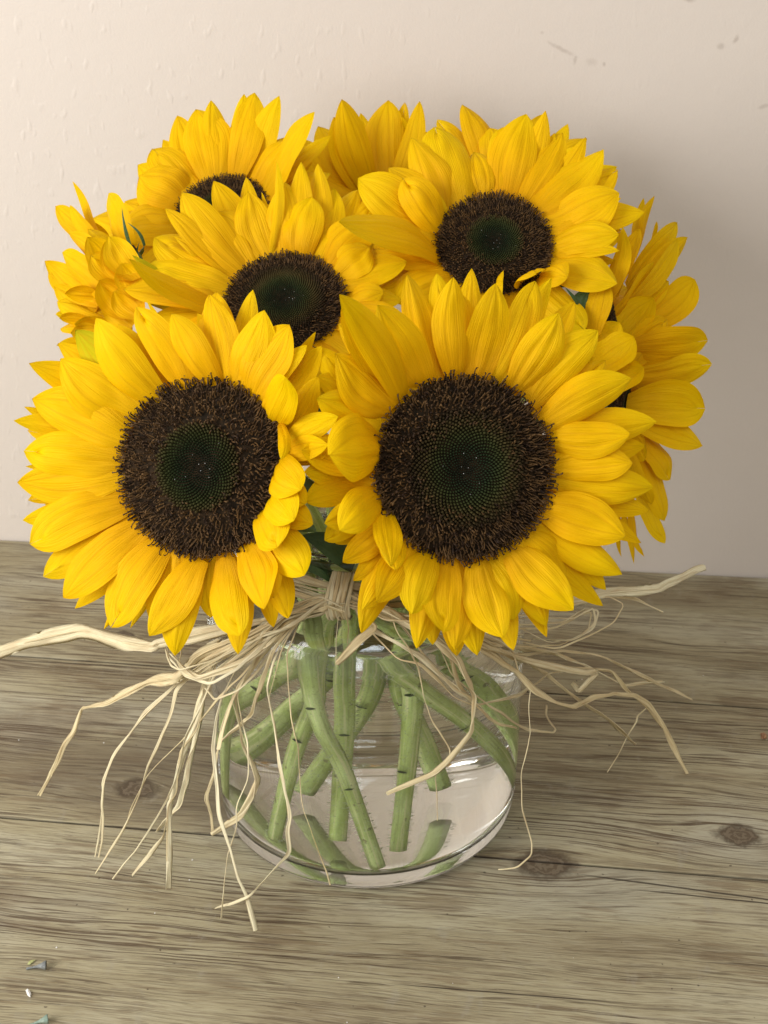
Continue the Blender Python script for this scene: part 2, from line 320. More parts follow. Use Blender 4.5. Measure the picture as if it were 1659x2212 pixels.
FLOWERS = {
 'F1': dict(P=[-0.0652, -0.072, 0.2272], n=[-0.277, -0.843, 0.461], r=0.0375, petals=[
  ['f',-50.37,-60.13,256.43,-38.62,-56.76,289.23,16.11], ['m',-53.42,-57.86,254.68,-62.11,-44.72,291.3,11.97], ['b',-55.72,-55.79,254.57,-44.97,-39.21,291.33,8.85], ['f',-58.82,-57.06,256.2,-76.73,-49.6,284.72,11.95],
  ['f',-70.74,-55.31,253.79,-91.67,-44.79,285.81,12.83], ['b',-75.09,-50.85,250.91,-89.03,-30.22,283.16,4.92], ['f',-82.48,-54.33,247.88,-108.34,-43.75,280.68,16.52], ['m',-90.67,-51.27,245.47,-117.91,-39.16,273.62,14.68],
  ['b',-88.8,-51.95,239.59,-128.55,-29.18,263.74,14.17], ['f',-92.64,-54.12,241.46,-124.47,-44.73,263.2,18.36], ['f',-97.17,-58.0,233.39,-137.15,-47.67,246.64,18.93], ['b',-95.13,-57.37,226.59,-142.0,-41.68,229.09,9.25],
  ['f',-98.58,-61.91,225.48,-141.39,-56.01,226.9,16.11], ['b',-95.79,-60.24,221.26,-142.41,-49.07,215.88,6.73], ['f',-98.37,-63.86,219.84,-143.81,-62.66,215.46,16.1], ['b',-95.23,-62.65,216.02,-142.07,-55.68,203.21,8.41],
  ['b',-94.63,-64.41,213.46,-143.94,-62.19,197.21,13.4], ['f',-95.76,-69.79,210.42,-138.26,-75.73,193.46,16.91], ['m',-92.81,-72.37,205.75,-133.09,-80.02,180.15,12.42], ['f',-90.01,-76.7,203.1,-123.98,-89.26,175.71,16.0],
  ['b',-86.73,-73.87,201.88,-121.88,-83.15,166.45,10.83], ['b',-82.18,-77.1,199.06,-108.85,-89.79,160.38,4.98], ['f',-81.66,-81.96,198.08,-103.05,-101.02,168.75,16.64], ['f',-66.46,-88.66,194.46,-86.64,-107.95,169.47,14.06],
  ['m',-69.42,-84.84,194.91,-77.15,-108.52,160.17,13.74], ['f',-56.72,-90.65,195.78,-49.39,-117.63,175.91,14.19], ['b',-58.27,-84.96,197.27,-51.2,-109.06,161.03,12.92], ['f',-46.68,-91.34,202.55,-38.73,-116.86,188.02,14.84],
  ['b',-50.87,-85.72,200.42,-36.35,-107.43,172.97,8.82], ['b',-47.9,-86.1,202.54,-29.81,-107.38,177.23,11.18], ['m',-39.9,-87.8,209.07,-22.29,-111.26,199.7,14.83], ['m',-34.18,-84.65,217.34,-19.7,-98.81,215.97,10.19],
  ['f',-39.09,-86.52,216.19,-33.06,-107.8,210.33,14.38], ['f',-35.55,-82.78,222.76,-26.98,-106.26,221.95,14.67], ['f',-34.37,-78.42,231.93,-23.78,-99.83,231.64,14.69], ['m',-34.64,-80.88,225.06,-21.92,-97.21,224.03,11.71],
  ['m',-37.49,-83.75,216.48,-29.9,-100.96,211.77,11.77], ['m',-31.56,-76.46,235.27,-13.43,-92.94,248.05,8.48], ['m',-31.5,-75.69,236.72,-10.08,-84.29,255.86,9.31], ['b',-30.9,-70.83,241.31,-17.49,-67.49,265.31,10.25],
  ['f',-36.56,-69.65,246.19,-28.84,-85.86,273.46,14.11], ['b',-36.37,-63.33,250.01,-16.71,-61.34,275.91,9.47], ['m',-41.57,-64.16,251.65,-21.78,-62.24,276.71,7.09], ['b',-43.24,-62.38,250.13,-18.49,-54.56,279.06,5.56],
  ['f',-33.65,-70.78,247.36,-30.91,-98.98,244.65,4.6], ['b',-81.47,-51.15,247.33,-101.3,-30.93,272.47,12.39], ['b',-63.12,-84.12,196.23,-62.28,-97.49,171.29,11.4], ['b',-66.28,-51.6,253.55,-68.01,-40.38,273.68,9.77],
  ['b',-91.26,-53.52,236.52,-137.19,-45.99,261.71,13.86], ['b',-94.87,-56.88,227.83,-145.71,-49.3,237.4,12.41], ['b',-94.21,-55.84,229.93,-142.81,-40.14,239.49,9.2], ['b',-92.88,-54.45,233.21,-133.16,-33.59,243.83,10.09],
  ['b',-91.44,-53.52,236.08,-135.26,-33.86,254.91,12.5], ['b',-44.59,-88.72,202.09,-35.06,-107.74,187.16,13.17], ['b',-93.74,-62.0,211.9,-136.88,-59.85,197.17,11.83], ['b',-30.5,-74.97,232.12,-14.06,-86.67,240.38,7.01],
  ['b',-36.45,-66.37,245.75,-29.28,-76.78,267.93,12.28], ['b',-78.72,-48.53,247.27,-93.09,-28.07,268.87,12.28], ['b',-57.09,-53.53,253.88,-67.93,-39.75,281.17,10.99], ['b',-88.07,-69.57,202.43,-118.16,-71.23,174.04,10.49],
  ['b',-94.25,-60.78,213.82,-135.47,-53.8,200.36,10.79], ['b',-35.86,-80.62,216.68,-28.35,-91.73,212.01,10.95], ['b',-95.92,-65.7,211.29,-130.78,-66.58,198.61,15.89], ['b',-82.46,-51.88,245.86,-107.06,-38.95,274.65,13.96],
  ['b',-93.35,-53.27,228.58,-126.87,-36.0,232.43,9.38], ['b',-36.89,-81.37,214.68,-30.5,-94.56,210.15,10.66], ['b',-97.5,-58.46,225.93,-136.2,-49.33,227.91,15.67], ['b',-78.7,-76.06,196.54,-97.89,-85.74,158.4,4.33],
  ['b',-87.46,-49.24,238.84,-120.2,-25.2,258.67,12.65], ['x',-75.47,-84.75,196.81,-85.66,-97.87,167.58,17.68], ['x',-45.85,-62.64,254.17,-28.85,-59.86,284.3,16.49], ['x',-63.04,-55.18,257.25,-60.07,-35.19,288.92,14.89],
 ]),
 'F2': dict(P=[0.0411, -0.0722, 0.2269], n=[0.236, -0.875, 0.423], r=0.0388, petals=[
  ['f',37.47,-56.42,259.14,36.21,-49.18,299.9,13.0], ['b',35.68,-54.73,256.02,29.93,-36.95,297.49,9.64], ['f',45.86,-55.21,258.36,53.15,-45.27,295.94,15.5], ['b',41.84,-53.77,255.85,43.83,-32.05,297.4,9.71],
  ['m',53.07,-52.9,255.01,69.97,-35.79,293.67,13.72], ['b',54.37,-52.45,251.64,76.58,-30.39,292.95,9.76], ['f',62.02,-52.85,253.22,79.08,-46.92,283.88,15.61], ['b',59.17,-51.77,247.95,87.5,-29.51,282.24,11.5],
  ['f',67.93,-54.13,247.6,95.45,-45.22,275.89,16.15], ['m',68.74,-54.35,241.94,100.15,-41.73,261.26,9.03], ['f',73.07,-57.2,239.15,109.8,-48.79,256.35,15.09], ['m',74.68,-59.03,229.58,121.64,-49.41,237.05,13.65],
  ['f',76.27,-57.92,234.06,108.97,-62.2,237.51,13.4], ['f',77.36,-63.69,223.22,110.45,-65.61,226.03,14.27], ['m',75.31,-63.66,218.68,120.57,-59.71,211.61,14.14], ['b',72.39,-64.39,214.76,119.95,-59.23,200.03,10.07],
  ['f',73.3,-71.85,209.0,107.78,-78.77,198.79,17.99], ['b',70.76,-67.02,210.13,116.91,-65.89,188.28,11.75], ['m',69.79,-71.94,204.82,107.72,-79.0,180.75,12.44], ['b',65.81,-71.88,202.86,102.32,-78.45,172.6,10.85],
  ['b',64.41,-73.91,201.71,100.5,-81.54,166.67,10.86], ['f',60.65,-81.27,194.66,85.81,-97.1,174.67,16.65], ['m',57.39,-80.41,195.67,76.13,-94.65,165.31,12.31], ['b',55.6,-78.21,196.25,76.3,-90.99,157.46,9.13],
  ['b',49.55,-80.7,194.63,61.89,-96.6,154.78,10.73], ['f',46.71,-87.63,191.72,56.44,-108.38,168.57,15.66], ['b',43.45,-82.96,194.34,47.29,-99.89,154.04,12.33], ['b',39.73,-83.91,194.62,38.8,-101.93,154.94,11.47],
  ['f',34.71,-88.07,195.09,32.49,-112.63,174.26,14.7], ['m',38.48,-86.19,193.63,37.37,-106.98,161.62,11.33], ['b',32.08,-84.86,196.22,22.06,-104.29,160.48,12.2], ['f',27.07,-88.94,198.14,19.34,-110.9,181.64,13.86],
  ['b',22.28,-85.06,201.14,-1.0,-106.72,169.87,13.67], ['m',19.32,-87.38,202.35,-0.11,-107.77,181.51,11.14], ['f',19.85,-88.74,202.85,5.5,-112.96,188.56,13.74], ['f',8.54,-86.14,215.05,11.35,-113.74,205.97,10.44],
  ['b',13.79,-83.6,209.43,-8.19,-94.69,195.93,10.42], ['b',10.43,-81.54,214.37,-15.29,-92.97,205.12,9.57], ['f',6.94,-83.7,220.99,-8.77,-106.86,217.63,13.54], ['m',7.42,-82.39,218.49,-14.75,-101.6,217.77,11.7],
  ['b',7.53,-78.5,222.93,-22.9,-91.39,222.43,11.83], ['b',6.87,-75.75,228.06,-22.86,-86.55,232.79,12.6], ['f',7.25,-74.97,238.01,-11.99,-99.48,246.84,22.92], ['b',11.91,-67.17,244.3,-18.27,-65.3,264.56,12.67],
  ['b',14.2,-64.64,246.99,-18.24,-60.49,274.92,10.28], ['f',11.71,-67.72,251.29,-10.37,-71.98,277.25,17.46], ['m',16.84,-63.22,252.2,-8.99,-60.75,285.18,13.33], ['m',16.91,-63.8,252.4,-7.66,-91.45,308.95,12.48],
  ['f',24.42,-60.35,258.41,5.69,-62.02,293.59,18.26], ['b',30.84,-56.31,255.61,17.85,-38.96,297.81,11.21], ['b',54.48,-48.93,249.34,73.96,-24.41,282.23,10.42], ['b',50.53,-77.46,193.69,63.08,-88.53,156.44,8.81],
  ['b',10.82,-79.58,211.12,-10.98,-88.58,200.95,8.4], ['b',15.16,-84.16,204.23,-4.17,-95.6,187.91,9.31], ['b',36.64,-51.66,254.74,33.28,-34.22,293.3,7.93], ['b',34.87,-81.77,193.95,28.71,-97.06,157.49,11.71],
  ['b',39.6,-53.65,257.99,40.09,-43.27,290.68,13.14], ['b',9.23,-84.34,211.29,13.27,-109.83,202.23,9.03], ['b',11.17,-80.14,210.96,-8.85,-83.49,199.7,9.68], ['b',39.07,-83.3,192.18,38.78,-100.14,161.75,9.9],
  ['b',51.16,-83.36,190.97,62.02,-95.8,169.09,13.7], ['b',72.41,-59.38,218.01,112.97,-48.34,209.33,8.38], ['b',13.04,-62.37,245.24,-17.32,-54.75,267.31,9.63], ['b',67.05,-51.37,241.95,95.42,-38.32,261.05,7.4],
  ['b',16.34,-61.09,251.23,-6.92,-81.61,300.46,11.45], ['b',74.66,-58.05,224.51,118.26,-50.4,226.29,12.33], ['x',63.77,-78.17,199.94,85.09,-81.8,172.9,16.69], ['x',20.53,-63.58,254.75,-1.31,-52.28,282.27,15.07],
  ['x',9.27,-72.02,243.06,-17.95,-78.47,261.0,14.8], ['x',6.44,-77.3,233.77,-23.74,-88.58,243.31,14.57],
 ]),
 'F3': dict(P=[-0.0357, 0.017, 0.264], n=[-0.059, -0.533, 0.844], r=0.0278, petals=[
  ['f',-35.94,39.18,277.27,-36.94,62.85,304.88,15.79], ['f',-30.04,38.46,277.24,-24.65,55.68,300.1,15.7], ['m',-26.94,38.83,275.06,-14.46,65.79,300.75,15.36], ['f',-42.73,40.26,277.48,-40.49,65.32,313.24,4.72],
  ['f',-43.27,38.67,275.9,-53.74,60.33,301.34,15.78], ['b',-47.06,37.95,271.09,-69.66,63.87,305.11,13.7], ['b',-42.16,39.32,272.68,-55.59,72.34,304.73,9.59], ['b',-30.39,39.14,273.72,-22.16,66.23,312.98,12.61],
  ['b',-32.96,39.85,273.36,-29.55,67.15,313.25,11.57], ['f',-50.34,35.98,273.71,-68.81,54.22,293.55,19.94], ['m',-53.15,34.65,271.49,-83.11,51.48,303.01,15.59], ['m',-55.67,32.44,269.92,-90.08,46.44,298.2,9.32],
  ['f',-57.92,29.28,268.95,-96.04,45.12,285.19,20.87], ['f',-60.41,24.2,266.43,-97.88,30.88,276.63,18.56], ['b',-59.79,18.03,258.23,-99.24,-7.51,292.48,12.6], ['b',-58.85,25.99,262.73,-103.23,28.48,282.86,6.14],
  ['m',-61.35,20.07,261.86,-106.93,18.39,269.36,13.26], ['b',-59.81,21.53,260.47,-98.27,24.97,260.84,10.35], ['f',-14.38,29.07,272.26,2.13,35.98,282.92,18.6], ['b',-24.45,37.03,273.12,-3.4,69.81,300.06,13.85],
  ['b',-21.54,35.76,271.91,5.13,66.25,296.25,13.82], ['m',-9.78,18.0,263.98,8.33,15.26,269.46,12.19], ['b',-11.01,19.45,261.62,16.52,18.86,264.3,12.29], ['m',-21.12,35.97,274.06,-6.35,51.66,291.14,12.57],
  ['b',-45.78,41.06,274.22,-47.77,62.62,300.09,4.19], ['b',-61.14,18.81,257.53,-97.14,16.32,256.51,11.6], ['b',-56.76,32.63,266.41,-86.95,44.42,285.35,8.68], ['b',-29.76,40.93,270.71,-21.17,66.94,306.85,10.57],
  ['b',-60.79,24.34,261.04,-99.7,28.08,268.34,12.51], ['b',-9.73,21.19,262.44,6.93,21.59,265.16,11.53], ['b',-40.53,40.74,273.84,-47.05,63.52,295.42,13.01], ['b',-59.25,25.47,259.44,-90.79,33.63,258.29,9.52],
  ['b',-59.46,24.43,258.77,-90.35,30.49,257.64,9.9], ['b',-10.95,18.2,257.28,14.18,16.89,254.45,11.17], ['b',-20.21,37.11,271.29,-7.7,50.29,283.07,10.19], ['x',-60.03,11.38,258.43,-93.53,3.33,251.31,17.08],
  ['x',-57.18,6.26,255.16,-89.53,-10.49,242.87,17.24], ['x',-53.63,2.23,253.27,-80.08,-19.7,237.71,15.08], ['x',-48.57,-0.77,250.79,-66.98,-29.86,239.32,14.45], ['x',-41.66,-3.44,249.78,-49.57,-29.84,228.71,17.26],
  ['x',-35.33,-4.18,249.61,-34.7,-32.92,227.8,17.19], ['x',-29.58,-4.09,250.85,-21.42,-36.94,238.04,15.0], ['x',-23.29,-2.07,252.28,-5.43,-33.95,241.05,15.63], ['x',-18.18,1.0,254.41,6.09,-21.98,242.3,16.53],
  ['x',-13.98,5.34,257.08,17.27,-10.4,245.65,16.67], ['x',-12.06,8.07,259.99,21.62,-7.97,259.33,17.08], ['x',-11.83,24.33,269.53,18.64,32.96,277.84,14.8], ['x',-17.78,32.13,274.18,4.02,47.12,292.86,16.58],
 ]),
 'F4': dict(P=[0.0591, 0.0487, 0.2799], n=[0.003, -0.644, 0.765], r=0.0272, petals=[
  ['f',44.1,64.54,292.4,32.27,88.6,323.89,19.45], ['m',36.76,60.61,286.25,21.26,82.18,320.14,16.93], ['f',65.06,68.1,294.96,75.32,96.43,326.74,18.99], ['m',61.46,69.14,294.66,64.89,93.57,321.97,14.69],
  ['m',54.95,69.09,294.36,50.77,87.28,311.98,12.23], ['m',71.57,67.1,292.14,92.49,92.43,319.2,14.7], ['b',67.58,68.37,291.21,83.98,92.29,329.63,10.95], ['f',77.8,62.27,290.16,110.58,80.17,315.2,17.55],
  ['b',74.0,66.0,288.35,103.08,88.31,318.47,10.98], ['b',78.85,62.07,284.91,117.67,78.57,306.44,14.58], ['f',82.61,56.4,285.12,116.28,60.57,300.8,19.68], ['m',83.78,54.69,281.22,128.19,58.19,292.35,15.55],
  ['f',84.38,49.07,278.75,114.28,40.98,287.6,14.1], ['m',84.1,47.59,275.31,114.04,36.11,281.94,8.2], ['b',82.87,49.08,275.24,114.35,46.64,272.66,9.56], ['m',33.19,56.22,283.85,-3.4,65.58,305.99,20.33],
  ['f',34.3,54.65,284.74,17.47,60.64,307.47,15.44], ['m',34.24,46.68,274.83,-11.02,11.81,302.69,15.66], ['m',33.96,52.38,280.07,2.63,49.74,288.95,15.43], ['f',34.03,46.25,277.44,3.51,37.38,281.5,20.55],
  ['b',35.4,48.83,274.2,-11.11,43.16,270.15,15.5], ['b',37.44,43.26,270.4,4.45,27.66,264.68,14.08], ['f',79.07,37.41,269.17,90.15,21.97,274.19,13.89], ['f',72.91,34.14,266.99,76.0,19.99,276.14,13.83],
  ['f',59.74,29.16,262.49,61.22,20.82,272.18,15.05], ['b',75.03,66.19,289.55,100.87,86.95,314.28,15.34], ['b',82.89,51.21,273.11,108.37,49.89,270.68,8.77], ['b',35.25,58.56,284.11,23.71,65.04,301.88,12.87],
  ['b',34.15,60.12,283.21,2.25,72.82,304.27,17.56], ['b',35.94,61.41,283.0,21.75,79.48,307.17,14.89], ['b',41.58,64.84,288.74,25.82,86.97,316.12,17.07], ['b',69.92,69.51,288.24,88.57,90.82,319.78,9.03],
  ['b',35.56,60.81,282.5,19.57,81.16,305.66,16.73], ['b',78.89,63.95,282.57,113.17,78.72,301.07,12.65], ['b',84.05,55.51,277.99,119.53,58.51,283.3,12.72], ['b',33.8,51.25,277.73,9.6,47.92,282.55,17.14],
  ['x',38.95,37.6,269.95,13.25,18.84,262.76,15.32], ['x',44.24,33.55,266.56,24.63,12.86,249.83,15.41], ['x',48.8,31.6,264.73,35.31,8.32,245.97,17.79], ['x',53.17,30.33,263.9,45.62,6.33,244.25,16.03],
  ['x',64.71,30.63,263.43,72.68,6.18,238.78,14.7], ['x',69.75,31.98,264.54,83.95,10.89,242.71,15.44], ['x',75.95,34.85,267.58,98.7,15.54,251.8,16.81], ['x',81.97,41.45,272.71,113.3,26.55,268.86,17.66],
  ['x',48.96,66.26,294.5,36.44,87.74,312.87,17.01], ['x',39.06,60.54,289.06,10.21,72.72,308.16,14.39],
 ]),
 'F5': dict(P=[-0.072, 0.1136, 0.2733], n=[-0.109, -0.559, 0.822], r=0.024, petals=[
  ['f',-77.1,132.44,284.16,-87.93,164.38,312.19,22.43], ['m',-80.13,132.8,281.75,-98.16,164.65,309.76,15.38], ['m',-74.2,133.42,283.59,-80.31,165.04,316.73,13.55], ['f',-66.27,131.61,285.19,-56.91,157.49,322.07,15.14],
  ['b',-68.11,132.89,281.97,-62.46,160.51,320.53,11.7], ['b',-61.64,130.68,281.28,-44.06,147.79,323.29,14.39], ['m',-51.93,121.71,279.09,-25.74,109.11,325.12,14.83], ['m',-54.09,124.74,280.85,-18.33,142.5,303.88,10.42],
  ['m',-86.44,129.77,279.19,-109.68,149.92,295.36,17.61], ['b',-82.97,131.04,279.2,-105.94,162.8,296.57,11.9], ['m',-90.8,125.64,275.81,-115.59,136.44,285.62,23.27], ['b',-91.74,121.79,271.8,-123.39,131.56,274.01,18.65],
  ['m',-93.78,115.13,267.79,-121.08,112.55,267.66,19.47], ['b',-92.43,118.92,268.95,-139.03,124.49,268.5,27.84], ['f',-56.97,126.88,283.14,-38.94,138.22,303.88,13.83], ['b',-52.35,122.14,276.14,-18.28,132.38,288.6,13.87],
  ['b',-60.25,129.76,281.15,-39.94,154.94,300.85,15.3], ['b',-62.04,132.71,278.96,-48.86,149.36,308.43,13.23], ['b',-63.91,132.63,282.55,-51.3,156.11,316.42,13.52], ['b',-55.25,127.98,279.25,-25.64,147.37,300.95,9.35],
  ['b',-91.22,123.97,269.7,-118.94,135.82,268.77,16.01], ['b',-58.37,129.84,281.32,-45.08,142.26,296.27,12.35], ['b',-72.75,135.11,281.28,-75.41,163.3,304.98,13.34], ['b',-91.26,123.87,269.63,-119.06,135.06,269.28,15.72],
  ['b',-91.93,121.66,268.04,-117.42,128.16,266.69,16.56], ['b',-84.56,132.4,277.58,-100.86,152.83,287.44,16.65], ['b',-59.04,130.28,281.53,-45.65,143.52,298.63,13.69], ['b',-92.09,120.68,266.54,-134.66,127.26,264.38,27.82],
  ['x',-89.38,125.84,279.24,-117.27,145.42,288.87,17.57], ['x',-92.95,109.93,267.34,-123.07,100.73,265.01,16.56], ['x',-90.73,105.62,264.74,-116.15,96.23,250.71,14.15], ['x',-86.84,101.28,262.55,-110.43,78.53,251.6,14.41],
  ['x',-82.68,98.46,261.29,-98.19,76.26,244.38,15.95], ['x',-76.68,96.64,259.91,-84.51,67.89,240.51,17.5], ['x',-72.03,95.89,260.06,-73.0,65.7,247.85,15.9], ['x',-65.57,96.22,261.25,-57.35,67.01,250.82,15.14],
  ['x',-61.47,97.09,263.07,-45.17,70.94,247.81,14.97], ['x',-56.57,99.97,265.27,-37.14,77.87,260.89,14.6], ['x',-53.9,102.59,266.97,-31.11,83.52,265.53,17.17], ['x',-51.26,106.35,271.04,-17.88,94.6,267.53,14.74],
  ['x',-50.09,110.66,273.15,-15.57,104.77,274.75,16.41], ['x',-50.45,116.03,277.47,-20.25,119.1,283.87,17.21],
 ]),
 'F6': dict(P=[0.0098, 0.1526, 0.2611], n=[-0.038, -0.501, 0.865], r=0.02, petals=[
  ['m',1.4,168.15,267.3,-12.88,168.14,316.31,15.41], ['f',10.4,168.95,270.02,10.64,190.53,310.77,18.61], ['m',16.14,168.98,267.86,27.01,182.69,312.03,12.29], ['b',13.15,169.83,265.96,19.63,192.47,308.92,8.3],
  ['f',2.77,169.02,270.13,-7.52,198.9,300.35,4.9], ['m',-0.89,167.28,265.97,-26.89,190.75,296.2,20.86], ['b',-2.94,165.47,262.69,-36.33,182.76,292.77,16.58], ['b',6.19,169.53,266.21,-4.02,199.38,301.63,12.59],
  ['m',-0.41,167.12,266.97,-17.26,187.09,282.45,16.76], ['b',-0.51,168.64,264.03,-16.72,168.47,307.14,14.38], ['b',0.13,168.85,264.53,-13.93,187.24,277.2,14.02], ['b',13.43,171.19,265.55,18.26,185.65,302.76,10.7],
  ['b',7.53,171.2,263.77,1.74,197.19,291.67,11.41], ['b',1.03,169.74,264.01,-15.97,191.51,286.31,17.65], ['b',3.98,170.48,263.2,-10.35,196.06,293.36,11.52], ['b',1.68,169.58,265.02,-9.11,189.11,274.36,15.93],
  ['b',5.31,171.12,267.99,0.88,199.73,293.91,4.42], ['b',7.99,171.25,263.82,2.44,200.53,296.87,11.04], ['b',-2.1,167.6,260.49,-28.07,185.88,281.7,16.39], ['b',-1.3,168.45,263.16,-25.25,188.69,288.85,18.43],
  ['x',-6.32,160.96,264.14,-33.3,170.45,276.5,16.95], ['x',-8.1,156.79,261.78,-39.55,159.88,270.1,16.52], ['x',-8.49,152.67,259.22,-41.92,148.38,263.33,16.77], ['x',-7.85,148.79,257.79,-36.87,142.12,252.99,16.24],
  ['x',-6.21,145.23,255.97,-35.29,131.64,246.99,17.62], ['x',-3.4,142.16,253.74,-26.13,123.37,242.6,14.57], ['x',0.09,139.41,252.82,-14.79,120.82,236.99,17.29], ['x',5.51,137.31,251.89,-1.92,108.67,242.08,14.86],
  ['x',10.06,137.19,251.05,10.32,111.0,237.03,15.12], ['x',13.75,137.18,251.91,19.69,109.27,243.38,17.75], ['x',18.79,138.72,253.04,31.78,114.68,247.04,14.57], ['x',22.45,141.24,253.99,42.33,118.78,249.89,15.94],
  ['x',25.6,144.45,256.23,51.42,130.06,249.88,16.12], ['x',27.54,148.18,258.79,57.18,140.11,255.96,16.15], ['x',28.21,151.62,260.91,58.4,151.47,257.97,17.03], ['x',27.89,155.39,263.31,60.05,162.05,264.17,17.85],
  ['x',26.09,160.23,265.27,51.59,168.22,278.93,14.52], ['x',23.6,163.38,266.95,45.6,176.66,283.56,14.46], ['x',20.78,165.73,268.05,39.65,184.34,287.75,16.74],
 ]),
 'F7': dict(P=[0.0713, 0.1355, 0.2715], n=[0.07, -0.536, 0.842], r=0.0215, petals=[
  ['f',63.86,151.43,281.17,49.35,178.03,311.16,14.95], ['b',66.75,153.2,278.1,56.4,191.27,302.32,8.32], ['f',67.33,152.01,282.14,63.47,165.99,302.09,16.19], ['m',60.01,150.3,279.26,36.51,176.67,304.44,10.9],
  ['b',62.5,151.64,277.7,43.66,182.61,299.04,13.76], ['m',78.22,152.74,279.26,94.62,186.32,304.97,12.39], ['m',85.04,149.66,275.85,115.0,172.8,295.48,12.28], ['m',89.47,144.22,272.19,129.25,155.86,284.48,13.48],
  ['m',75.34,153.31,279.96,83.11,179.01,302.74,13.68], ['b',58.54,149.16,276.6,29.09,175.98,297.37,10.94], ['b',80.94,151.69,276.03,105.79,184.26,298.61,12.41], ['b',89.6,140.93,268.69,131.25,147.92,270.36,10.79],
  ['b',81.99,152.62,272.97,105.85,180.09,289.74,10.25], ['b',77.82,154.4,276.78,92.44,188.73,296.68,11.22], ['b',87.82,148.15,271.26,116.6,162.7,281.36,12.27], ['b',57.12,149.74,273.52,31.22,171.65,284.78,9.59],
  ['b',67.33,154.97,275.62,60.21,188.24,292.76,8.13], ['b',83.74,152.07,273.93,107.02,174.93,288.96,9.85], ['b',77.98,154.36,276.74,91.73,184.21,296.72,11.53], ['b',66.05,154.69,275.54,56.61,186.05,293.58,7.27],
  ['b',60.75,152.38,274.9,38.4,181.83,295.22,9.7], ['b',62.41,153.25,277.38,46.39,181.59,296.48,9.88], ['b',89.51,141.85,265.72,127.33,149.11,262.74,9.09], ['x',71.76,152.69,281.37,72.4,179.46,294.64,15.51],
  ['x',54.05,143.17,277.59,27.24,154.83,287.46,17.29], ['x',52.09,139.39,274.63,21.81,141.28,286.41,15.53], ['x',51.51,135.01,272.67,19.91,130.76,279.88,14.81], ['x',52.11,130.97,269.43,19.85,124.52,264.03,15.74],
  ['x',53.59,127.46,267.76,23.31,115.79,258.19,15.77], ['x',57.04,123.42,265.0,35.94,105.46,255.32,15.92], ['x',60.42,121.33,263.0,41.99,92.87,253.94,15.68], ['x',65.1,119.64,261.47,55.75,94.8,246.9,14.35],
  ['x',70.04,119.09,260.57,68.41,86.02,247.39,14.96], ['x',75.27,119.59,260.5,81.96,91.19,249.57,17.43], ['x',79.54,120.94,261.03,92.7,97.29,245.43,17.84], ['x',83.31,123.29,261.68,102.04,105.06,244.85,14.53],
  ['x',87.13,126.4,264.04,112.94,113.15,249.09,17.44], ['x',89.58,130.15,266.36,120.76,122.8,254.58,14.24], ['x',90.76,134.2,268.49,123.58,131.29,264.51,17.42],
 ]),
 'F8': dict(P=[-0.111, 0.0545, 0.2594], n=[-0.979, -0.14, 0.146], r=0.0185, petals=[
  ['s',-114.49,59.3,268.09,-140.71,96.94,294.74,6.68], ['s',-128.2,72.33,270.97,-149.22,91.19,284.38,10.93], ['s',-121.9,65.8,269.51,-141.38,81.62,287.74,8.39], ['s',-117.15,50.54,262.61,-139.31,65.6,279.46,12.41],
  ['s',-108.76,34.09,263.86,-126.56,45.37,284.21,15.51], ['s',-123.95,50.13,251.55,-153.58,73.61,262.98,13.27], ['s',-119.18,41.56,256.73,-142.73,66.09,270.03,14.28], ['s',-105.7,21.02,256.79,-119.33,28.31,269.95,16.47],
  ['s',-104.33,20.68,252.06,-118.36,28.09,261.3,13.71], ['s',-101.65,24.93,272.1,-117.06,36.43,284.6,14.2], ['s',-99.32,16.78,265.65,-108.65,26.31,278.71,12.38], ['s',-115.92,30.1,240.17,-136.08,33.65,242.46,12.24],
  ['s',-117.15,44.0,250.81,-140.5,52.14,255.17,13.59], ['s',-114.49,53.0,256.72,-136.78,65.77,263.27,13.15], ['s',-123.95,42.97,238.63,-144.55,51.29,237.14,10.16], ['s',-131.79,59.54,247.91,-152.07,70.98,258.23,9.05],
  ['s',-101.33,23.03,272.8,-115.0,36.16,288.23,13.59], ['s',-103.67,24.08,266.44,-123.69,35.59,278.95,14.81], ['s',-110.44,48.63,269.47,-129.86,66.75,281.53,10.64], ['s',-126.07,53.4,247.13,-148.4,64.92,253.49,10.21],
  ['s',-99.88,13.52,259.76,-111.67,18.42,268.59,13.47], ['s',-122.77,46.41,244.83,-146.47,59.4,247.65,11.39], ['s',-121.85,39.45,242.6,-143.45,46.12,244.32,11.23], ['s',-133.73,65.43,237.89,-149.52,66.01,238.96,4.86],
  ['s',-123.95,41.54,236.05,-144.93,40.39,233.98,9.46], ['s',-116.27,33.94,242.97,-133.32,30.96,247.91,9.84], ['s',-116.81,67.68,262.59,-132.76,82.68,279.34,9.65], ['s',-115.09,49.56,250.52,-135.39,61.87,252.1,11.98],
  ['x',-110.45,66.2,271.66,-122.29,83.23,293.31,14.31], ['x',-113.53,71.25,258.3,-129.53,97.44,258.31,14.71], ['x',-113.54,70.48,254.18,-130.78,94.99,247.62,15.56], ['x',-113.93,68.67,250.46,-131.65,90.57,237.51,16.48],
  ['x',-114.02,65.75,246.98,-131.47,81.32,229.86,17.46], ['x',-113.74,59.5,243.33,-130.82,65.82,219.39,14.59], ['x',-113.13,52.95,242.53,-128.96,48.62,215.42,17.69],
 ]),
 'F10': dict(P=[0.1151, 0.0497, 0.2404], n=[0.967, -0.052, 0.25], r=0.0175, petals=[
  ['s',128.79,74.28,264.18,138.89,98.39,287.06,4.45], ['s',129.32,87.61,267.6,135.47,107.6,283.03,5.07], ['s',130.39,69.45,276.09,134.18,76.93,289.59,3.25], ['s',124.4,67.63,252.18,153.39,101.91,272.77,10.15],
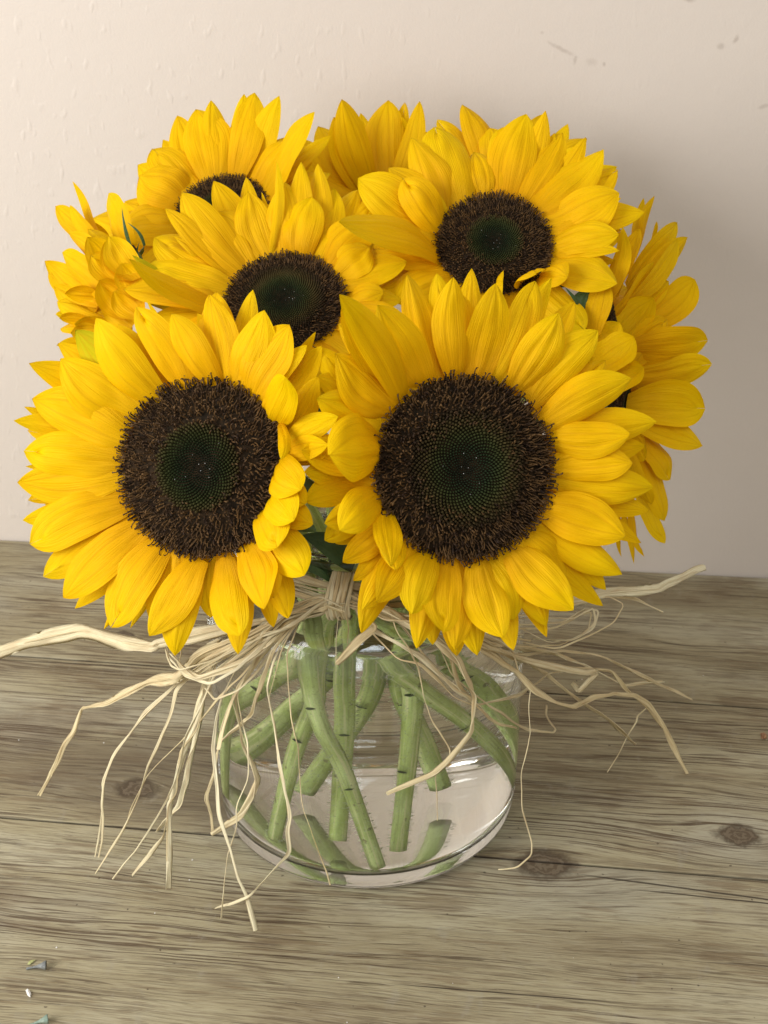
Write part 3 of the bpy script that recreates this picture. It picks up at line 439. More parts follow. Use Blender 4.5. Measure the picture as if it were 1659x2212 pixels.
  ['s',139.98,97.21,264.29,142.35,102.13,273.17,1.97], ['s',128.79,64.97,247.38,156.86,88.69,269.54,11.68], ['s',124.98,54.76,249.59,150.19,78.4,271.62,10.43], ['s',130.15,53.65,237.28,159.08,78.84,251.78,15.57],
  ['s',113.96,46.4,244.83,135.91,63.81,265.92,8.66], ['s',116.64,41.19,235.43,134.65,50.96,253.05,15.05], ['s',114.6,41.92,257.37,127.36,61.9,283.11,10.67], ['s',111.74,36.7,258.26,118.06,52.51,286.79,8.42],
  ['s',103.28,21.34,247.05,108.71,31.29,269.14,10.89], ['s',105.64,20.17,240.81,115.55,25.73,250.85,11.48], ['s',123.3,63.64,244.98,143.98,80.66,265.38,8.84], ['s',123.61,54.97,239.66,145.63,70.85,253.88,11.0],
  ['x',118.31,47.84,224.73,138.02,43.63,198.54,15.3], ['x',118.72,51.51,224.83,138.68,54.34,198.19,16.16], ['x',118.61,55.5,225.81,138.54,65.98,201.16,15.46], ['x',117.62,62.02,230.37,135.72,83.64,215.71,14.66],
  ['x',116.31,65.31,236.73,131.3,90.06,234.1,14.47], ['x',115.81,65.74,239.67,129.57,93.86,241.57,15.1],
 ]),
 'F11': dict(P=[0.1171, 0.0186, 0.2152], n=[0.946, -0.319, -0.059], r=0.0185, petals=[
  ['s',102.01,2.31,239.53,119.62,8.49,250.69,17.35], ['s',104.05,-2.15,231.5,123.86,2.06,239.09,14.8], ['s',121.22,34.48,233.63,162.3,50.48,231.56,19.62], ['s',122.55,23.68,224.46,162.76,37.56,224.76,15.63],
  ['s',120.43,17.52,213.34,157.73,20.37,210.25,19.72], ['s',122.81,44.26,230.65,147.26,55.26,231.93,14.25], ['s',123.4,14.73,208.31,156.31,10.41,196.39,15.62], ['s',127.21,15.63,199.62,142.34,9.55,178.34,12.79],
  ['s',124.22,12.73,194.4,141.2,2.18,160.91,12.83], ['s',124.89,2.5,186.25,138.45,-8.32,154.37,10.47], ['s',121.92,-4.69,173.28,128.6,-16.38,152.19,5.19], ['s',118.95,-6.49,170.03,123.78,-18.07,149.14,4.45],
  ['s',114.5,-4.69,173.28,117.84,-16.49,152.0,4.45], ['s',118.17,3.42,198.23,131.97,-7.91,175.72,11.8], ['s',119.64,6.63,204.02,127.23,-2.11,194.44,12.47], ['x',117.5,23.1,198.84,129.88,27.32,168.52,14.33],
  ['x',119.27,27.84,201.13,134.35,38.9,177.6,17.31], ['x',119.83,30.3,203.19,136.42,43.82,184.19,17.98], ['x',120.92,32.76,206.63,140.32,54.29,190.21,15.71], ['x',121.27,34.62,211.24,142.15,57.24,203.58,15.72],
  ['x',121.72,34.98,215.21,142.59,56.58,214.32,14.62], ['x',122.65,34.19,219.14,143.09,56.14,224.88,17.16], ['x',121.83,31.24,225.59,141.96,49.47,243.02,16.79],
 ]),
}
STEMS = {
 'F1': [[-30.4,-50.0,134.4],[-20.7,-56.0,99.5],[-9.6,-58.0,67.3],[5.4,-63.5,11.2]],
 'F2': [[15.0,-20.0,105.1],[17.6,-26.0,92.2],[16.2,-34.0,56.3],[13.1,-46.0,11.2]],
 'F8': [[1.8,-30.0,120.5],[19.3,-30.0,99.3],[39.0,-22.0,70.9],[55.9,-12.0,36.8]],
 'F10': [[-14.3,-25.0,117.8],[-19.6,-32.0,89.9],[-28.1,-38.0,65.5],[-38.4,-44.0,22.5]],
 'F4': [[-6.5,-12.0,110.6],[-7.8,-18.0,75.7],[-9.5,-24.0,37.7],[-11.6,-35.0,11.2]],
 'F11': [[4.1,8.0,94.9],[-0.6,14.0,68.0],[-10.9,18.0,37.9],[-20.5,16.0,11.8]],
 'F3': [[8.5,10.0,96.4],[11.4,12.0,73.9],[17.8,14.0,44.5],[23.3,14.0,14.7]],
 'F5': [[-22.1,0.0,102.8],[-28.9,10.0,83.6],[-37.7,12.0,68.9],[-49.1,4.0,55.6]],
 'F6': [[13.0,10.0,104.0],[23.7,20.0,87.2],[32.6,24.0,71.6],[40.5,20.0,52.7]],
 'F7': [[-4.9,25.0,95.0],[-13.1,30.0,73.4],[-20.8,34.0,56.5],[-25.8,34.0,43.9]],
}
STRANDS = [
 [[3.0,4.8,4.0],[[-10.0,-58.2,156.4],[-27.9,-58.6,148.2],[-93.4,-46.1,124.7],[-96.9,-47.8,123.1],[-109.3,-38.7,119.2],[-124.8,-25.0,114.5],[-136.0,-16.1,111.1],[-150.1,-13.9,106.5],[-164.0,-13.7,101.8],[-179.8,-14.5,96.3]]],
 [[2.59,3.52,1.24],[[-9.9,-60.7,157.5],[-27.6,-64.4,151.2],[-75.5,-47.9,119.4],[-86.1,-48.9,106.9],[-102.7,-34.1,94.2],[-126.2,-21.7,72.5],[-141.2,-8.6,60.5],[-146.0,-11.0,47.6],[-155.7,-11.6,29.4],[-167.7,-11.2,7.4]]],
 [[1.21,1.21,1.01],[[-10.0,-56.6,155.6],[-28.1,-56.4,146.0],[-72.0,-42.3,111.1],[-88.2,-37.2,96.4],[-105.7,-35.6,76.9],[-121.5,-37.5,54.7],[-127.4,-41.2,40.7],[-128.5,-47.0,23.4],[-132.7,-52.7,3.3]]],
 [[1.01,1.21,1.01],[[-10.0,-58.9,155.1],[-28.1,-56.9,146.9],[-70.6,-46.6,112.0],[-88.4,-39.4,96.2],[-104.9,-38.0,77.4],[-121.0,-39.3,54.9],[-126.6,-42.7,41.3],[-127.3,-48.5,23.4],[-130.5,-53.9,4.3]]],
 [[1.18,1.28,1.18],[[-9.9,-62.1,156.9],[-27.8,-59.3,150.6],[-68.5,-46.0,118.1],[-87.1,-45.2,98.7],[-92.8,-52.7,81.6],[-101.8,-58.0,62.6],[-107.0,-62.6,47.4],[-114.4,-65.6,31.9],[-129.5,-67.6,6.6]]],
 [[1.0,1.19,0.8],[[-10.0,-57.9,155.4],[-27.9,-58.5,149.8],[-56.9,-57.1,112.7],[-67.8,-54.2,98.5],[-87.2,-51.5,71.4],[-104.4,-46.7,48.8],[-108.9,-47.2,39.5],[-115.8,-48.9,21.3]]],
 [[0.99,1.09,0.79],[[-10.0,-59.1,155.2],[-28.0,-57.1,149.7],[-67.5,-50.0,112.1],[-82.8,-60.0,81.4],[-87.9,-66.6,61.3],[-99.2,-69.6,39.0],[-108.8,-70.4,22.7],[-121.3,-69.4,4.5]]],
 [[1.19,1.38,1.98],[[-10.0,-57.8,156.8],[-28.0,-57.5,148.4],[-67.0,-44.3,114.7],[-76.7,-49.1,95.9],[-83.7,-57.6,71.5],[-90.0,-63.5,49.4],[-95.5,-68.0,29.2],[-112.3,-66.4,4.2]]],
 [[1.37,1.96,2.35],[[-10.0,-59.0,156.4],[-27.9,-60.1,145.9],[-67.9,-43.5,116.4],[-72.7,-47.9,104.0],[-78.5,-56.2,84.2],[-86.5,-60.7,65.9],[-91.8,-66.3,45.7],[-93.7,-76.8,5.1]]],
 [[1.61,2.41,1.81],[[-9.9,-60.8,156.0],[-27.7,-64.1,148.8],[-69.0,-42.1,116.5],[-73.6,-32.0,99.6],[-79.1,-37.3,75.8],[-84.6,-43.3,53.2],[-90.2,-48.2,31.8],[-102.1,-46.7,14.4]]],
 [[0.95,1.14,2.29],[[-9.9,-58.5,158.1],[-28.0,-58.0,146.2],[-51.4,-62.7,127.3],[-58.0,-61.2,119.9],[-66.1,-70.7,101.8],[-67.1,-81.2,81.0],[-65.6,-89.3,60.4],[-61.5,-93.1,46.3],[-54.1,-98.9,20.8],[-50.4,-102.9,3.8]]],
 [[1.15,1.91,2.1],[[-9.9,-58.9,158.1],[-27.8,-61.0,148.9],[-41.6,-70.5,140.1],[-50.7,-63.9,121.8],[-59.0,-59.5,103.4],[-56.3,-65.1,81.9],[-49.3,-66.3,62.2],[-58.5,-66.7,41.3],[-74.4,-57.7,22.1]]],
 [[0.76,0.95,0.95],[[-9.9,-62.2,156.9],[-27.8,-59.6,150.7],[-46.2,-68.9,135.8],[-56.9,-68.6,112.2],[-52.2,-77.4,91.4],[-52.0,-82.8,76.7],[-58.3,-85.5,61.9],[-58.0,-88.1,52.5],[-63.0,-90.9,37.4],[-66.7,-97.5,6.7]]],
 [[1.18,2.17,1.77],[[-9.9,-60.1,156.8],[-27.7,-63.4,149.6],[-38.9,-73.1,139.7],[-51.7,-63.8,96.6],[-67.1,-55.3,75.6],[-71.2,-56.3,57.7],[-75.7,-56.3,43.4],[-73.5,-56.7,23.0]]],
 [[0.93,1.3,1.68],[[-9.9,-62.2,157.2],[-27.8,-62.1,148.1],[-36.5,-69.0,139.0],[-42.5,-79.0,122.9],[-39.1,-87.5,106.8],[-35.0,-96.8,82.5],[-32.6,-100.5,69.9],[-33.3,-105.3,52.5],[-52.8,-101.9,23.6],[-69.7,-90.5,6.1]]],
 [[0.58,0.77,0.58],[[-9.9,-60.6,159.0],[-27.6,-63.7,150.2],[-35.2,-75.5,142.4],[-42.6,-71.1,111.9],[-39.1,-73.0,80.1],[-36.1,-74.6,58.5],[-35.2,-74.9,41.2],[-36.7,-75.1,23.2]]],
 [[0.48,0.67,0.67],[[-10.0,-58.2,154.5],[-28.0,-58.0,148.7],[-33.8,-72.8,136.4],[-33.5,-73.1,118.6],[-29.9,-74.7,87.1],[-28.7,-79.0,56.4],[-21.9,-79.9,30.0],[-16.8,-80.2,10.7]]],
 [[1.12,1.12,0.93],[[-9.9,-62.7,157.1],[-27.7,-62.9,149.5],[-54.8,-69.7,137.4],[-67.8,-72.0,131.7],[-81.4,-70.3,126.3],[-85.7,-65.0,124.7],[-91.2,-43.9,121.0],[-95.0,-26.4,118.1]]],
 [[1.28,1.47,0.92],[[-9.8,-63.3,157.2],[-27.8,-59.6,150.7],[-50.2,-74.2,135.3],[-56.0,-78.1,131.7],[-66.4,-80.8,126.3],[-79.5,-67.3,120.9],[-89.4,-46.4,116.2],[-93.4,-30.8,113.3]]],
 [[0.93,1.12,0.74],[[-10.0,-59.6,154.8],[-27.9,-60.1,148.4],[-46.7,-67.9,124.6],[-55.5,-72.3,117.0],[-66.6,-70.1,110.0],[-72.8,-55.1,105.8]]],
 [[0.93,1.11,0.74],[[-10.0,-58.5,155.2],[-28.0,-56.2,149.5],[-52.5,-67.8,134.0],[-63.6,-73.0,128.1],[-74.4,-72.3,123.4],[-83.8,-53.9,119.2],[-85.8,-34.4,115.8],[-82.1,-24.0,113.2]]],
 [[2.02,3.13,1.84],[[-10.0,-56.8,156.2],[-28.1,-56.0,146.5],[-46.0,-71.5,136.5],[-52.8,-74.3,133.2],[-61.6,-74.9,129.5],[-72.3,-74.6,125.1],[-79.5,-66.3,122.4],[-87.7,-44.7,118.3]]],
 [[1.69,2.44,1.13],[[-9.9,-59.4,157.2],[-27.5,-64.4,153.5],[-43.6,-69.3,135.0],[-51.7,-63.2,120.2],[-59.0,-66.7,108.6],[-63.1,-76.5,98.4],[-64.6,-82.7,92.2]]],
 [[2.07,3.51,3.51],[[-5.1,-59.2,154.6],[10.6,-63.3,149.9],[28.8,-64.9,144.7],[97.8,-14.2,127.1],[115.0,-0.6,123.0],[129.8,5.9,119.6],[143.0,13.0,116.6],[158.0,29.2,113.4],[171.6,43.7,110.5]]],
 [[1.25,2.09,1.88],[[-5.0,-61.9,158.2],[10.6,-63.9,150.8],[28.7,-66.6,148.3],[106.5,5.9,116.7],[121.7,14.4,111.9],[133.3,16.7,108.1],[146.0,12.0,103.1]]],
 [[0.82,1.03,0.82],[[-5.2,-57.2,155.2],[10.6,-58.8,149.4],[28.9,-59.3,144.1],[76.8,-33.3,131.4],[115.8,-2.5,121.9],[123.3,-6.2,119.7],[117.0,-18.1,117.1],[104.1,-24.6,113.5],[89.6,-28.8,109.4],[73.0,-31.8,114.8]]],
 [[0.82,1.02,0.82],[[-5.1,-59.0,154.6],[10.6,-58.0,149.9],[28.9,-62.6,142.9],[72.2,-34.2,129.8],[97.0,-23.2,122.7],[108.4,-9.5,119.5],[108.3,-18.7,117.5],[99.0,-27.3,114.1],[86.2,-24.7,110.1],[71.3,-36.2,125.6]]],
 [[0.92,1.23,0.82],[[-5.1,-58.8,156.2],[10.6,-59.8,149.5],[28.9,-60.9,145.3],[71.8,-39.4,129.9],[91.7,-28.7,124.0],[104.4,-10.5,120.1],[110.9,-9.2,118.2],[107.3,-20.8,115.5],[96.5,-25.6,111.8],[79.6,-15.5,106.2]]],
 [[0.82,1.02,0.82],[[-5.1,-60.4,155.7],[10.6,-61.2,149.5],[28.8,-63.6,145.2],[66.6,-45.7,131.8],[86.8,-31.5,122.5],[101.5,-11.8,117.6],[108.0,-6.9,115.6],[104.9,-18.2,112.6],[92.2,-22.9,107.7],[74.3,-30.3,111.6]]],
 [[1.08,1.51,1.94],[[-5.1,-58.8,158.2],[10.6,-61.2,149.1],[28.6,-70.8,149.1],[47.0,-65.7,141.8],[70.9,-37.3,111.8],[96.2,11.5,80.9],[117.3,33.6,63.9],[133.5,44.8,49.2],[158.3,60.0,26.0],[181.2,74.7,5.1]]],
 [[1.56,1.95,1.36],[[-5.1,-60.8,157.0],[10.6,-67.6,153.2],[28.3,-78.3,155.7],[51.6,-64.4,141.0],[67.0,-46.4,122.4],[93.6,14.4,77.7],[111.1,25.4,62.7],[135.3,37.7,41.2],[161.5,67.5,22.7]]],
 [[1.49,2.13,2.77],[[-5.1,-60.4,157.7],[10.6,-63.7,151.8],[28.4,-75.8,153.5],[47.0,-67.6,141.0],[68.4,-43.2,114.7],[88.4,0.4,75.1],[102.3,8.1,57.3],[117.0,17.9,40.0],[133.5,28.0,19.3],[142.7,32.6,6.4]]],
 [[1.22,2.65,1.63],[[-5.2,-57.0,155.4],[10.6,-61.1,149.5],[28.9,-61.3,144.3],[57.1,-55.7,124.4],[69.2,-47.6,109.9],[77.0,-48.9,100.7],[86.1,-46.3,91.9],[97.9,-37.8,82.1],[110.7,-15.9,72.2],[123.5,0.6,62.7],[136.1,12.3,53.0],[144.6,16.3,45.0],[152.9,15.7,32.5],[167.6,11.9,3.1]]],
 [[1.06,1.7,1.27],[[-5.1,-61.5,157.2],[10.6,-65.4,150.5],[28.5,-71.2,152.4],[51.7,-64.8,134.9],[76.9,-27.1,100.2],[101.9,-2.2,80.5],[125.1,20.6,62.3],[133.2,20.5,50.9],[145.3,23.8,36.9],[155.1,24.5,23.3]]],
 [[0.46,0.69,0.8],[[146.9,31.2,31.5],[142.0,28.9,27.9],[141.3,26.3,25.9],[132.3,16.3,13.7],[125.4,10.9,4.6]]],
 [[0.69,0.79,0.79],[[-5.1,-61.1,158.1],[10.6,-61.4,152.5],[28.8,-65.4,144.0],[56.5,-59.6,135.7],[67.1,-46.2,120.1],[70.1,-48.1,109.1],[75.9,-49.4,102.1],[75.5,-59.2,84.1],[71.6,-65.7,65.9],[72.4,-71.0,48.8],[77.6,-74.4,31.0],[77.3,-75.7,24.8],[71.3,-73.2,15.0],[63.6,-63.7,5.2]]],
 [[0.97,1.55,0.77],[[-5.1,-59.1,156.7],[10.6,-67.4,156.1],[29.2,-76.1,133.0],[38.5,-71.6,119.1],[50.0,-64.0,102.5],[72.1,-35.4,87.5],[90.5,1.0,74.7],[114.3,25.3,61.4]]],
 [[1.52,2.82,1.3],[[-5.0,-61.9,159.2],[10.6,-73.7,159.9],[28.2,-79.3,151.0],[40.7,-72.9,133.6],[48.6,-67.3,109.9],[48.1,-67.6,89.8],[37.7,-74.7,79.8],[30.4,-78.1,74.6],[9.7,-83.6,67.9]]],
 [[1.05,1.36,1.26],[[-5.1,-60.2,155.1],[3.7,-73.3,147.0],[14.6,-80.2,138.6],[24.6,-77.6,134.4],[39.2,-71.1,112.7],[49.0,-64.4,102.8]]],
 [[0.65,0.97,0.65],[[-5.1,-60.0,157.2],[10.6,-74.3,160.7],[14.5,-81.4,152.4],[23.6,-79.2,133.1],[25.7,-78.5,118.0],[30.0,-76.6,102.9],[38.2,-72.5,84.5],[38.3,-72.7,79.5],[31.6,-75.8,72.8],[33.1,-75.3,45.6]]],
 [[0.81,1.12,1.02],[[-5.1,-60.6,155.2],[10.6,-65.6,153.8],[28.4,-76.5,151.4],[38.3,-71.7,124.5],[56.0,-58.5,98.5],[69.3,-40.8,76.1],[78.9,-25.6,59.9],[92.7,-11.6,47.4],[94.7,-5.1,45.0],[92.8,10.7,38.9],[94.2,33.2,31.4]]],
 [[1.24,2.88,2.47],[[-5.1,-58.6,155.2],[4.8,-78.8,154.1],[-3.0,-81.5,148.3],[-12.0,-80.5,137.0]]],
 [[0.31,0.42,0.31],[[-10.9,-73.3,156.4],[-12.2,-70.3,145.0],[-12.1,-82.5,139.0]]],
 [[0.32,0.42,0.32],[[-7.6,-70.8,154.8],[-6.8,-67.1,146.4],[-7.0,-80.8,147.3]]],
 [[1.61,2.41,2.01],[[-5.0,-61.3,159.2],[10.6,-67.0,154.6],[28.4,-74.6,154.4],[56.6,-59.8,131.5],[72.5,-40.4,111.7],[89.5,-34.3,102.9],[103.8,-28.9,95.7],[110.5,-22.9,92.6],[101.4,-30.0,85.9],[98.9,-19.3,83.0]]],
 [[1.66,2.4,1.48],[[-5.0,-62.9,156.6],[10.6,-68.8,152.8],[28.3,-78.4,154.9],[42.2,-71.5,147.8],[56.6,-59.8,133.1],[72.8,-35.0,114.7],[92.7,-7.7,92.8]]],
 [[2.51,2.3,1.46],[[-5.1,-59.2,156.6],[1.8,-73.5,150.7],[14.6,-80.4,147.0],[26.5,-77.3,136.6],[39.1,-71.4,117.9],[50.0,-63.8,104.9]]],
 [[1.73,1.94,1.08],[[-5.1,-57.6,156.4],[10.6,-72.8,157.6],[28.4,-74.8,152.2],[36.6,-71.4,137.4],[42.3,-67.8,115.3],[50.2,-62.3,101.3],[62.0,-50.1,81.8],[72.5,-33.0,66.2]]],
 [[0.91,2.63,1.61],[[-9.5,-58.2,159.2],[-19.6,-59.7,157.6],[-32.6,-67.9,155.7],[-74.3,-29.7,112.2]]],
 [[1.08,2.47,1.43],[[-9.6,-57.5,154.3],[-19.7,-57.3,155.1],[-32.3,-63.6,153.2],[-57.4,-55.5,124.2]]],
 [[0.64,1.83,1.61],[[-9.5,-60.7,157.3],[-19.5,-60.4,158.5],[-34.6,-65.9,155.3],[-57.3,-59.0,130.2]]],
 [[1.23,2.3,1.3],[[-9.5,-59.7,161.1],[-19.5,-61.9,157.5],[-34.4,-72.3,155.5],[-63.8,-50.4,113.8]]],
 [[0.73,2.38,1.1],[[-9.6,-58.1,155.2],[-19.7,-60.4,152.3],[-34.4,-69.9,153.4],[-70.2,-38.7,103.7]]],
 [[1.45,1.89,1.78],[[-9.4,-63.8,156.5],[-19.6,-62.9,153.4],[-31.9,-71.1,156.9],[-64.4,-50.0,118.6]]],
 [[0.87,2.84,1.82],[[-9.6,-59.8,154.8],[-19.6,-60.0,155.2],[-33.1,-69.7,155.6],[-67.1,-43.8,115.8]]],
 [[0.69,1.38,1.69],[[-9.3,-67.6,156.7],[-19.5,-61.2,159.3],[-35.3,-68.6,150.8],[-63.4,-51.8,126.1]]],
 [[1.04,1.29,1.21],[[-9.3,-67.8,156.3],[-19.7,-60.0,153.1],[-32.5,-66.7,147.7],[-81.3,-39.6,109.8]]],
 [[0.98,2.38,0.97],[[-9.5,-59.6,158.2],[-19.7,-58.4,155.9],[-34.2,-64.7,147.0],[-71.0,-51.5,119.2]]],
 [[0.77,2.9,1.16],[[-9.5,-61.6,156.1],[-19.7,-60.1,153.2],[-34.1,-66.7,150.8],[-55.7,-59.9,135.9]]],
 [[0.92,2.59,1.31],[[-9.3,-70.5,156.5],[-19.6,-60.3,155.3],[-33.6,-66.9,149.6],[-79.6,-45.5,111.2]]],
 [[0.8,1.43,1.12],[[-9.6,-57.3,154.5],[-19.7,-60.6,150.5],[-32.4,-69.5,151.6],[-54.1,-59.1,125.4]]],
 [[0.67,1.94,1.25],[[-9.5,-62.9,155.1],[-19.7,-60.6,148.7],[-33.5,-69.6,153.4],[-58.9,-55.0,117.1]]],
 [[0.97,2.69,1.25],[[-9.6,-56.8,154.5],[-19.8,-58.8,147.6],[-34.5,-59.9,146.1],[-67.1,-52.5,120.7]]],
 [[1.3,1.33,1.3],[[-9.4,-65.1,157.2],[-19.7,-58.7,153.4],[-34.0,-61.0,147.1],[-74.5,-69.2,124.5]]],
 [[1.02,1.35,1.42],[[-9.5,-57.9,159.8],[-19.5,-63.1,154.3],[-32.3,-74.5,151.2],[-62.7,-50.3,119.7]]],
 [[0.96,2.12,0.96],[[-9.5,-59.3,158.3],[-19.7,-62.2,149.6],[-33.1,-68.6,155.8],[-80.2,-39.8,104.7]]],
 [[0.77,2.44,1.51],[[-9.4,-64.6,156.6],[-19.7,-60.5,153.2],[-35.4,-67.2,150.6],[-67.1,-55.2,115.2]]],
 [[1.09,1.61,0.96],[[-9.5,-60.2,159.0],[-19.5,-63.7,156.7],[-31.5,-76.4,153.3],[-60.9,-54.3,127.5]]],
 [[0.68,1.53,1.43],[[-5.1,-57.9,156.7],[8.6,-64.5,151.1],[22.5,-72.5,155.3],[50.0,-62.7,136.5]]],
 [[0.78,1.02,0.92],[[-5.0,-65.4,156.2],[8.6,-65.4,154.6],[22.5,-73.7,153.7],[65.7,-47.9,120.6]]],
 [[0.75,1.61,1.43],[[-5.1,-59.1,157.1],[8.6,-69.0,155.5],[22.4,-78.5,156.0],[50.2,-63.8,144.7]]],
 [[0.95,1.39,0.83],[[-5.0,-61.0,159.8],[8.6,-69.3,156.5],[22.3,-80.4,154.0],[62.1,-53.3,125.1]]],
 [[1.12,1.13,1.41],[[-5.1,-60.2,159.0],[8.6,-64.9,155.6],[22.5,-72.9,152.9],[69.7,-41.2,115.2]]],
 [[0.65,1.79,1.25],[[-5.0,-64.4,154.7],[8.6,-67.2,154.2],[22.4,-77.7,158.6],[63.1,-49.7,131.4]]],
 [[1.25,1.05,0.63],[[-5.1,-58.3,155.5],[8.6,-64.4,150.0],[22.5,-72.0,152.7],[55.3,-58.3,132.4]]],
 [[0.92,1.44,1.36],[[-4.9,-68.3,156.8],[8.6,-64.2,153.9],[22.6,-70.8,149.5],[76.8,-30.1,114.8]]],
 [[0.67,1.22,0.87],[[-5.1,-61.3,154.8],[8.6,-64.3,155.2],[22.5,-75.5,151.1],[59.6,-53.9,138.3]]],
 [[0.86,0.85,0.86],[[-5.1,-58.3,158.8],[8.6,-64.2,151.8],[22.6,-73.0,147.3],[84.3,-14.7,100.8]]],
 [[0.93,1.26,1.12],[[-5.1,-61.7,156.9],[8.6,-77.2,161.5],[22.3,-80.8,155.3],[41.8,-72.3,146.8]]],
 [[1.1,1.66,0.83],[[-5.1,-57.4,157.6],[8.6,-65.9,155.0],[22.4,-77.2,151.6],[70.9,-36.6,122.2]]],
 [[0.69,1.92,1.36],[[-5.1,-60.7,156.4],[8.6,-77.6,157.7],[22.3,-80.4,158.0],[36.5,-74.6,152.9]]],
 [[1.16,1.7,1.29],[[-5.0,-64.0,155.7],[8.6,-72.0,158.1],[22.4,-78.9,153.6],[49.4,-64.8,134.9]]],
]
LEAVES = [["F1", "leaf", -4.3, -52.5, 169.5, -26.6, -54.9, 185.9, 12.1], ["F1", "leaf", -7.4, -48.1, 156.9, -31.8, -52.3, 169.9, 8.0], ["F3", "sepal", -107.6, 48.1, 278.8, -110.8, 52.0, 296.3, 2.8], ["F3", "sepal", -101.2, 48.4, 279.3, -108.2, 48.7, 290.2, 2.6], ["F3", "sepal", -103.9, 41.9, 277.9, -101.9, 39.6, 284.1, 1.4], ["F10", "leaf", 97.5, 29.6, 245.4, 102.6, 35.0, 265.6, 12.1], ["F10", "sepal", 96.3, 26.0, 259.6, 89.5, 25.1, 268.2, 3.1], ["F4", "leaf", 86.7, 34.0, 253.4, 78.5, 30.9, 268.4, 13.1], ["F2", "leaf", -20.6, -25.1, 229.4, -15.2, -27.9, 234.5, 6.9], ["F11", "leaf", 109.6, -3.5, 227.0, 100.1, -1.2, 241.4, 10.6]]
# ------------------------------------------------------------------ wall and table
WA = R(-5.5)
wall_ref_loc = Vector((0.0, 0.2398, 0.0))
wv, wf = [], []
W2, H2 = 0.75, 0.85
for x in (-W2, W2):
    for y in (0, 0.06):
        for z in (-0.06, H2): wv.append((x, y, z))
wf = [(0, 1, 5, 4), (2, 6, 7, 3), (0, 2, 3, 1), (4, 5, 7, 6), (1, 3, 7, 5), (0, 4, 6, 2)]
wall = mesh_obj('wall', wv, wf, bpy.data.materials.new('tmp'), None, smooth=False)
wall.location = wall_ref_loc; wall.rotation_euler = (0, 0, WA)
wall.data.materials[0] = wall_material(wall)
tag(wall, 'pale pinkish beige plaster wall behind the table', kind='structure')

table = empty('wooden_table', (0, 0, 0)); table.rotation_euler = (0, 0, TH)
tag(table, 'weathered brown pine plank table under the glass jar of sunflowers', 'table')
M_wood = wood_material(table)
def plank(v0, v1, u0, u1, cut=False):
    g, b = 0.00045, 0.0008
    v0 += g; v1 -= g
    prof = [(v0, -0.03), (v0, -b), (v0 + 0.3 * b, -0.3 * b), (v0 + b, 0), (v1 - b, 0), (v1 - 0.3 * b, -0.3 * b), (v1, -b), (v1, -0.03)]
    n = 60; vs = []; fs = []
    rnd = random.Random(int(v0 * 1e4))
    ph = rnd.uniform(0, 9)
    for i in range(n + 1):
        u = u0 + (u1 - u0) * i / n
        for k, (v, z) in enumerate(prof):
            wv_ = 0.00012 * noise.noise(Vector((u * 14, v * 3 + ph, 0)))
            vv = v + wv_
            if cut and k >= 4:      # the back edge follows the wall
                back = 0.2398 * math.cos(TH) - 0.0009
                vv = (v - v1) + back + u * math.tan(WA - TH)
            vs.append((u, vv, z + (0.00025 * noise.noise(Vector((u * 9, ph, 1))) if 1 < k < 6 else 0)))
    m = len(prof)
    for i in range(n):
        for k in range(m):
            a = i * m + k; b_ = i * m + (k + 1) % m
            fs.append((a, a + m, b_ + m, b_))
    fs.append(tuple(range(m))); fs.append(tuple(range(n * m + m - 1, n * m - 1, -1)))
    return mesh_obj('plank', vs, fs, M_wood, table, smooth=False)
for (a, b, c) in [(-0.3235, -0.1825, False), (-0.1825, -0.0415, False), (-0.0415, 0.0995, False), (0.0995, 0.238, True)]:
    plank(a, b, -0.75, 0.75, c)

# ------------------------------------------------------------------ jar and water
outer = [(0, 0.0012), (0.050, 0.0012), (0.064, 0.0003), (0.0700, 0.0005), (0.0728, 0.0018), (0.0745, 0.0045), (0.0755, 0.0090), (0.0761, 0.016), (0.0765, 0.030), (0.0766, 0.060), (0.0766, 0.118),
         (0.0763, 0.1275), (0.0750, 0.1340), (0.0722, 0.1392), (0.0675, 0.1432), (0.0615, 0.1460), (0.0565, 0.1492), (0.0545, 0.1540), (0.0540, 0.161), (0.0548, 0.166), (0.0568, 0.1695), (0.0566, 0.1720), (0.0540, 0.1735)]
inner = [(0.0512, 0.1722), (0.0503, 0.166), (0.0503, 0.155), (0.0520, 0.1492), (0.0570, 0.1448), (0.0630, 0.1415), (0.0680, 0.1375), (0.0713, 0.1325), (0.0732, 0.1262), (0.0738, 0.116), (0.0738, 0.060), (0.0737, 0.032), (0.0734, 0.020), (0.0725, 0.0140), (0.0705, 0.0108), (0.0670, 0.0095), (0.055, 0.0090), (0, 0.0090)]
def refine(p, k=4):
    q = smooth_path([(r, 0, z) for r, z in p], 1.0 if k == 1 else 0.0016)
    return [(max(0.0, v.x), v.z) for v in q]
po = refine(outer); pi_ = refine(inner)
po[0] = (0, po[0][1]); pi_[-1] = (0, pi_[-1][1])
vs, fs = lathe(po + pi_, 128)
jar = mesh_obj('glass_jar', vs, fs, M_glass)
tag(jar, 'clear round glass jar full of water holding the sunflower stems', 'jar')
WL = 0.1345
wi = [(r + 0.0003, z) for r, z in pi_ if z < WL]
prof = [(0.0, WL - 0.0004), (0.045, WL - 0.0004), (0.0585, WL - 0.0002), (wi[0][0] - 0.0012, WL + 0.0003), (wi[0][0], WL + 0.001)] + [(r, z - 0.0003 if r < 0.07 else z) for r, z in wi[1:-1]] + [(0, wi[-1][1] - 0.0003)]
vs, fs = lathe(prof, 128)
water = mesh_obj('water', vs, [tuple(reversed(f)) for f in fs], M_water)
tag(water, 'clear water filling the glass jar around the green stems', 'water', kind='stuff')

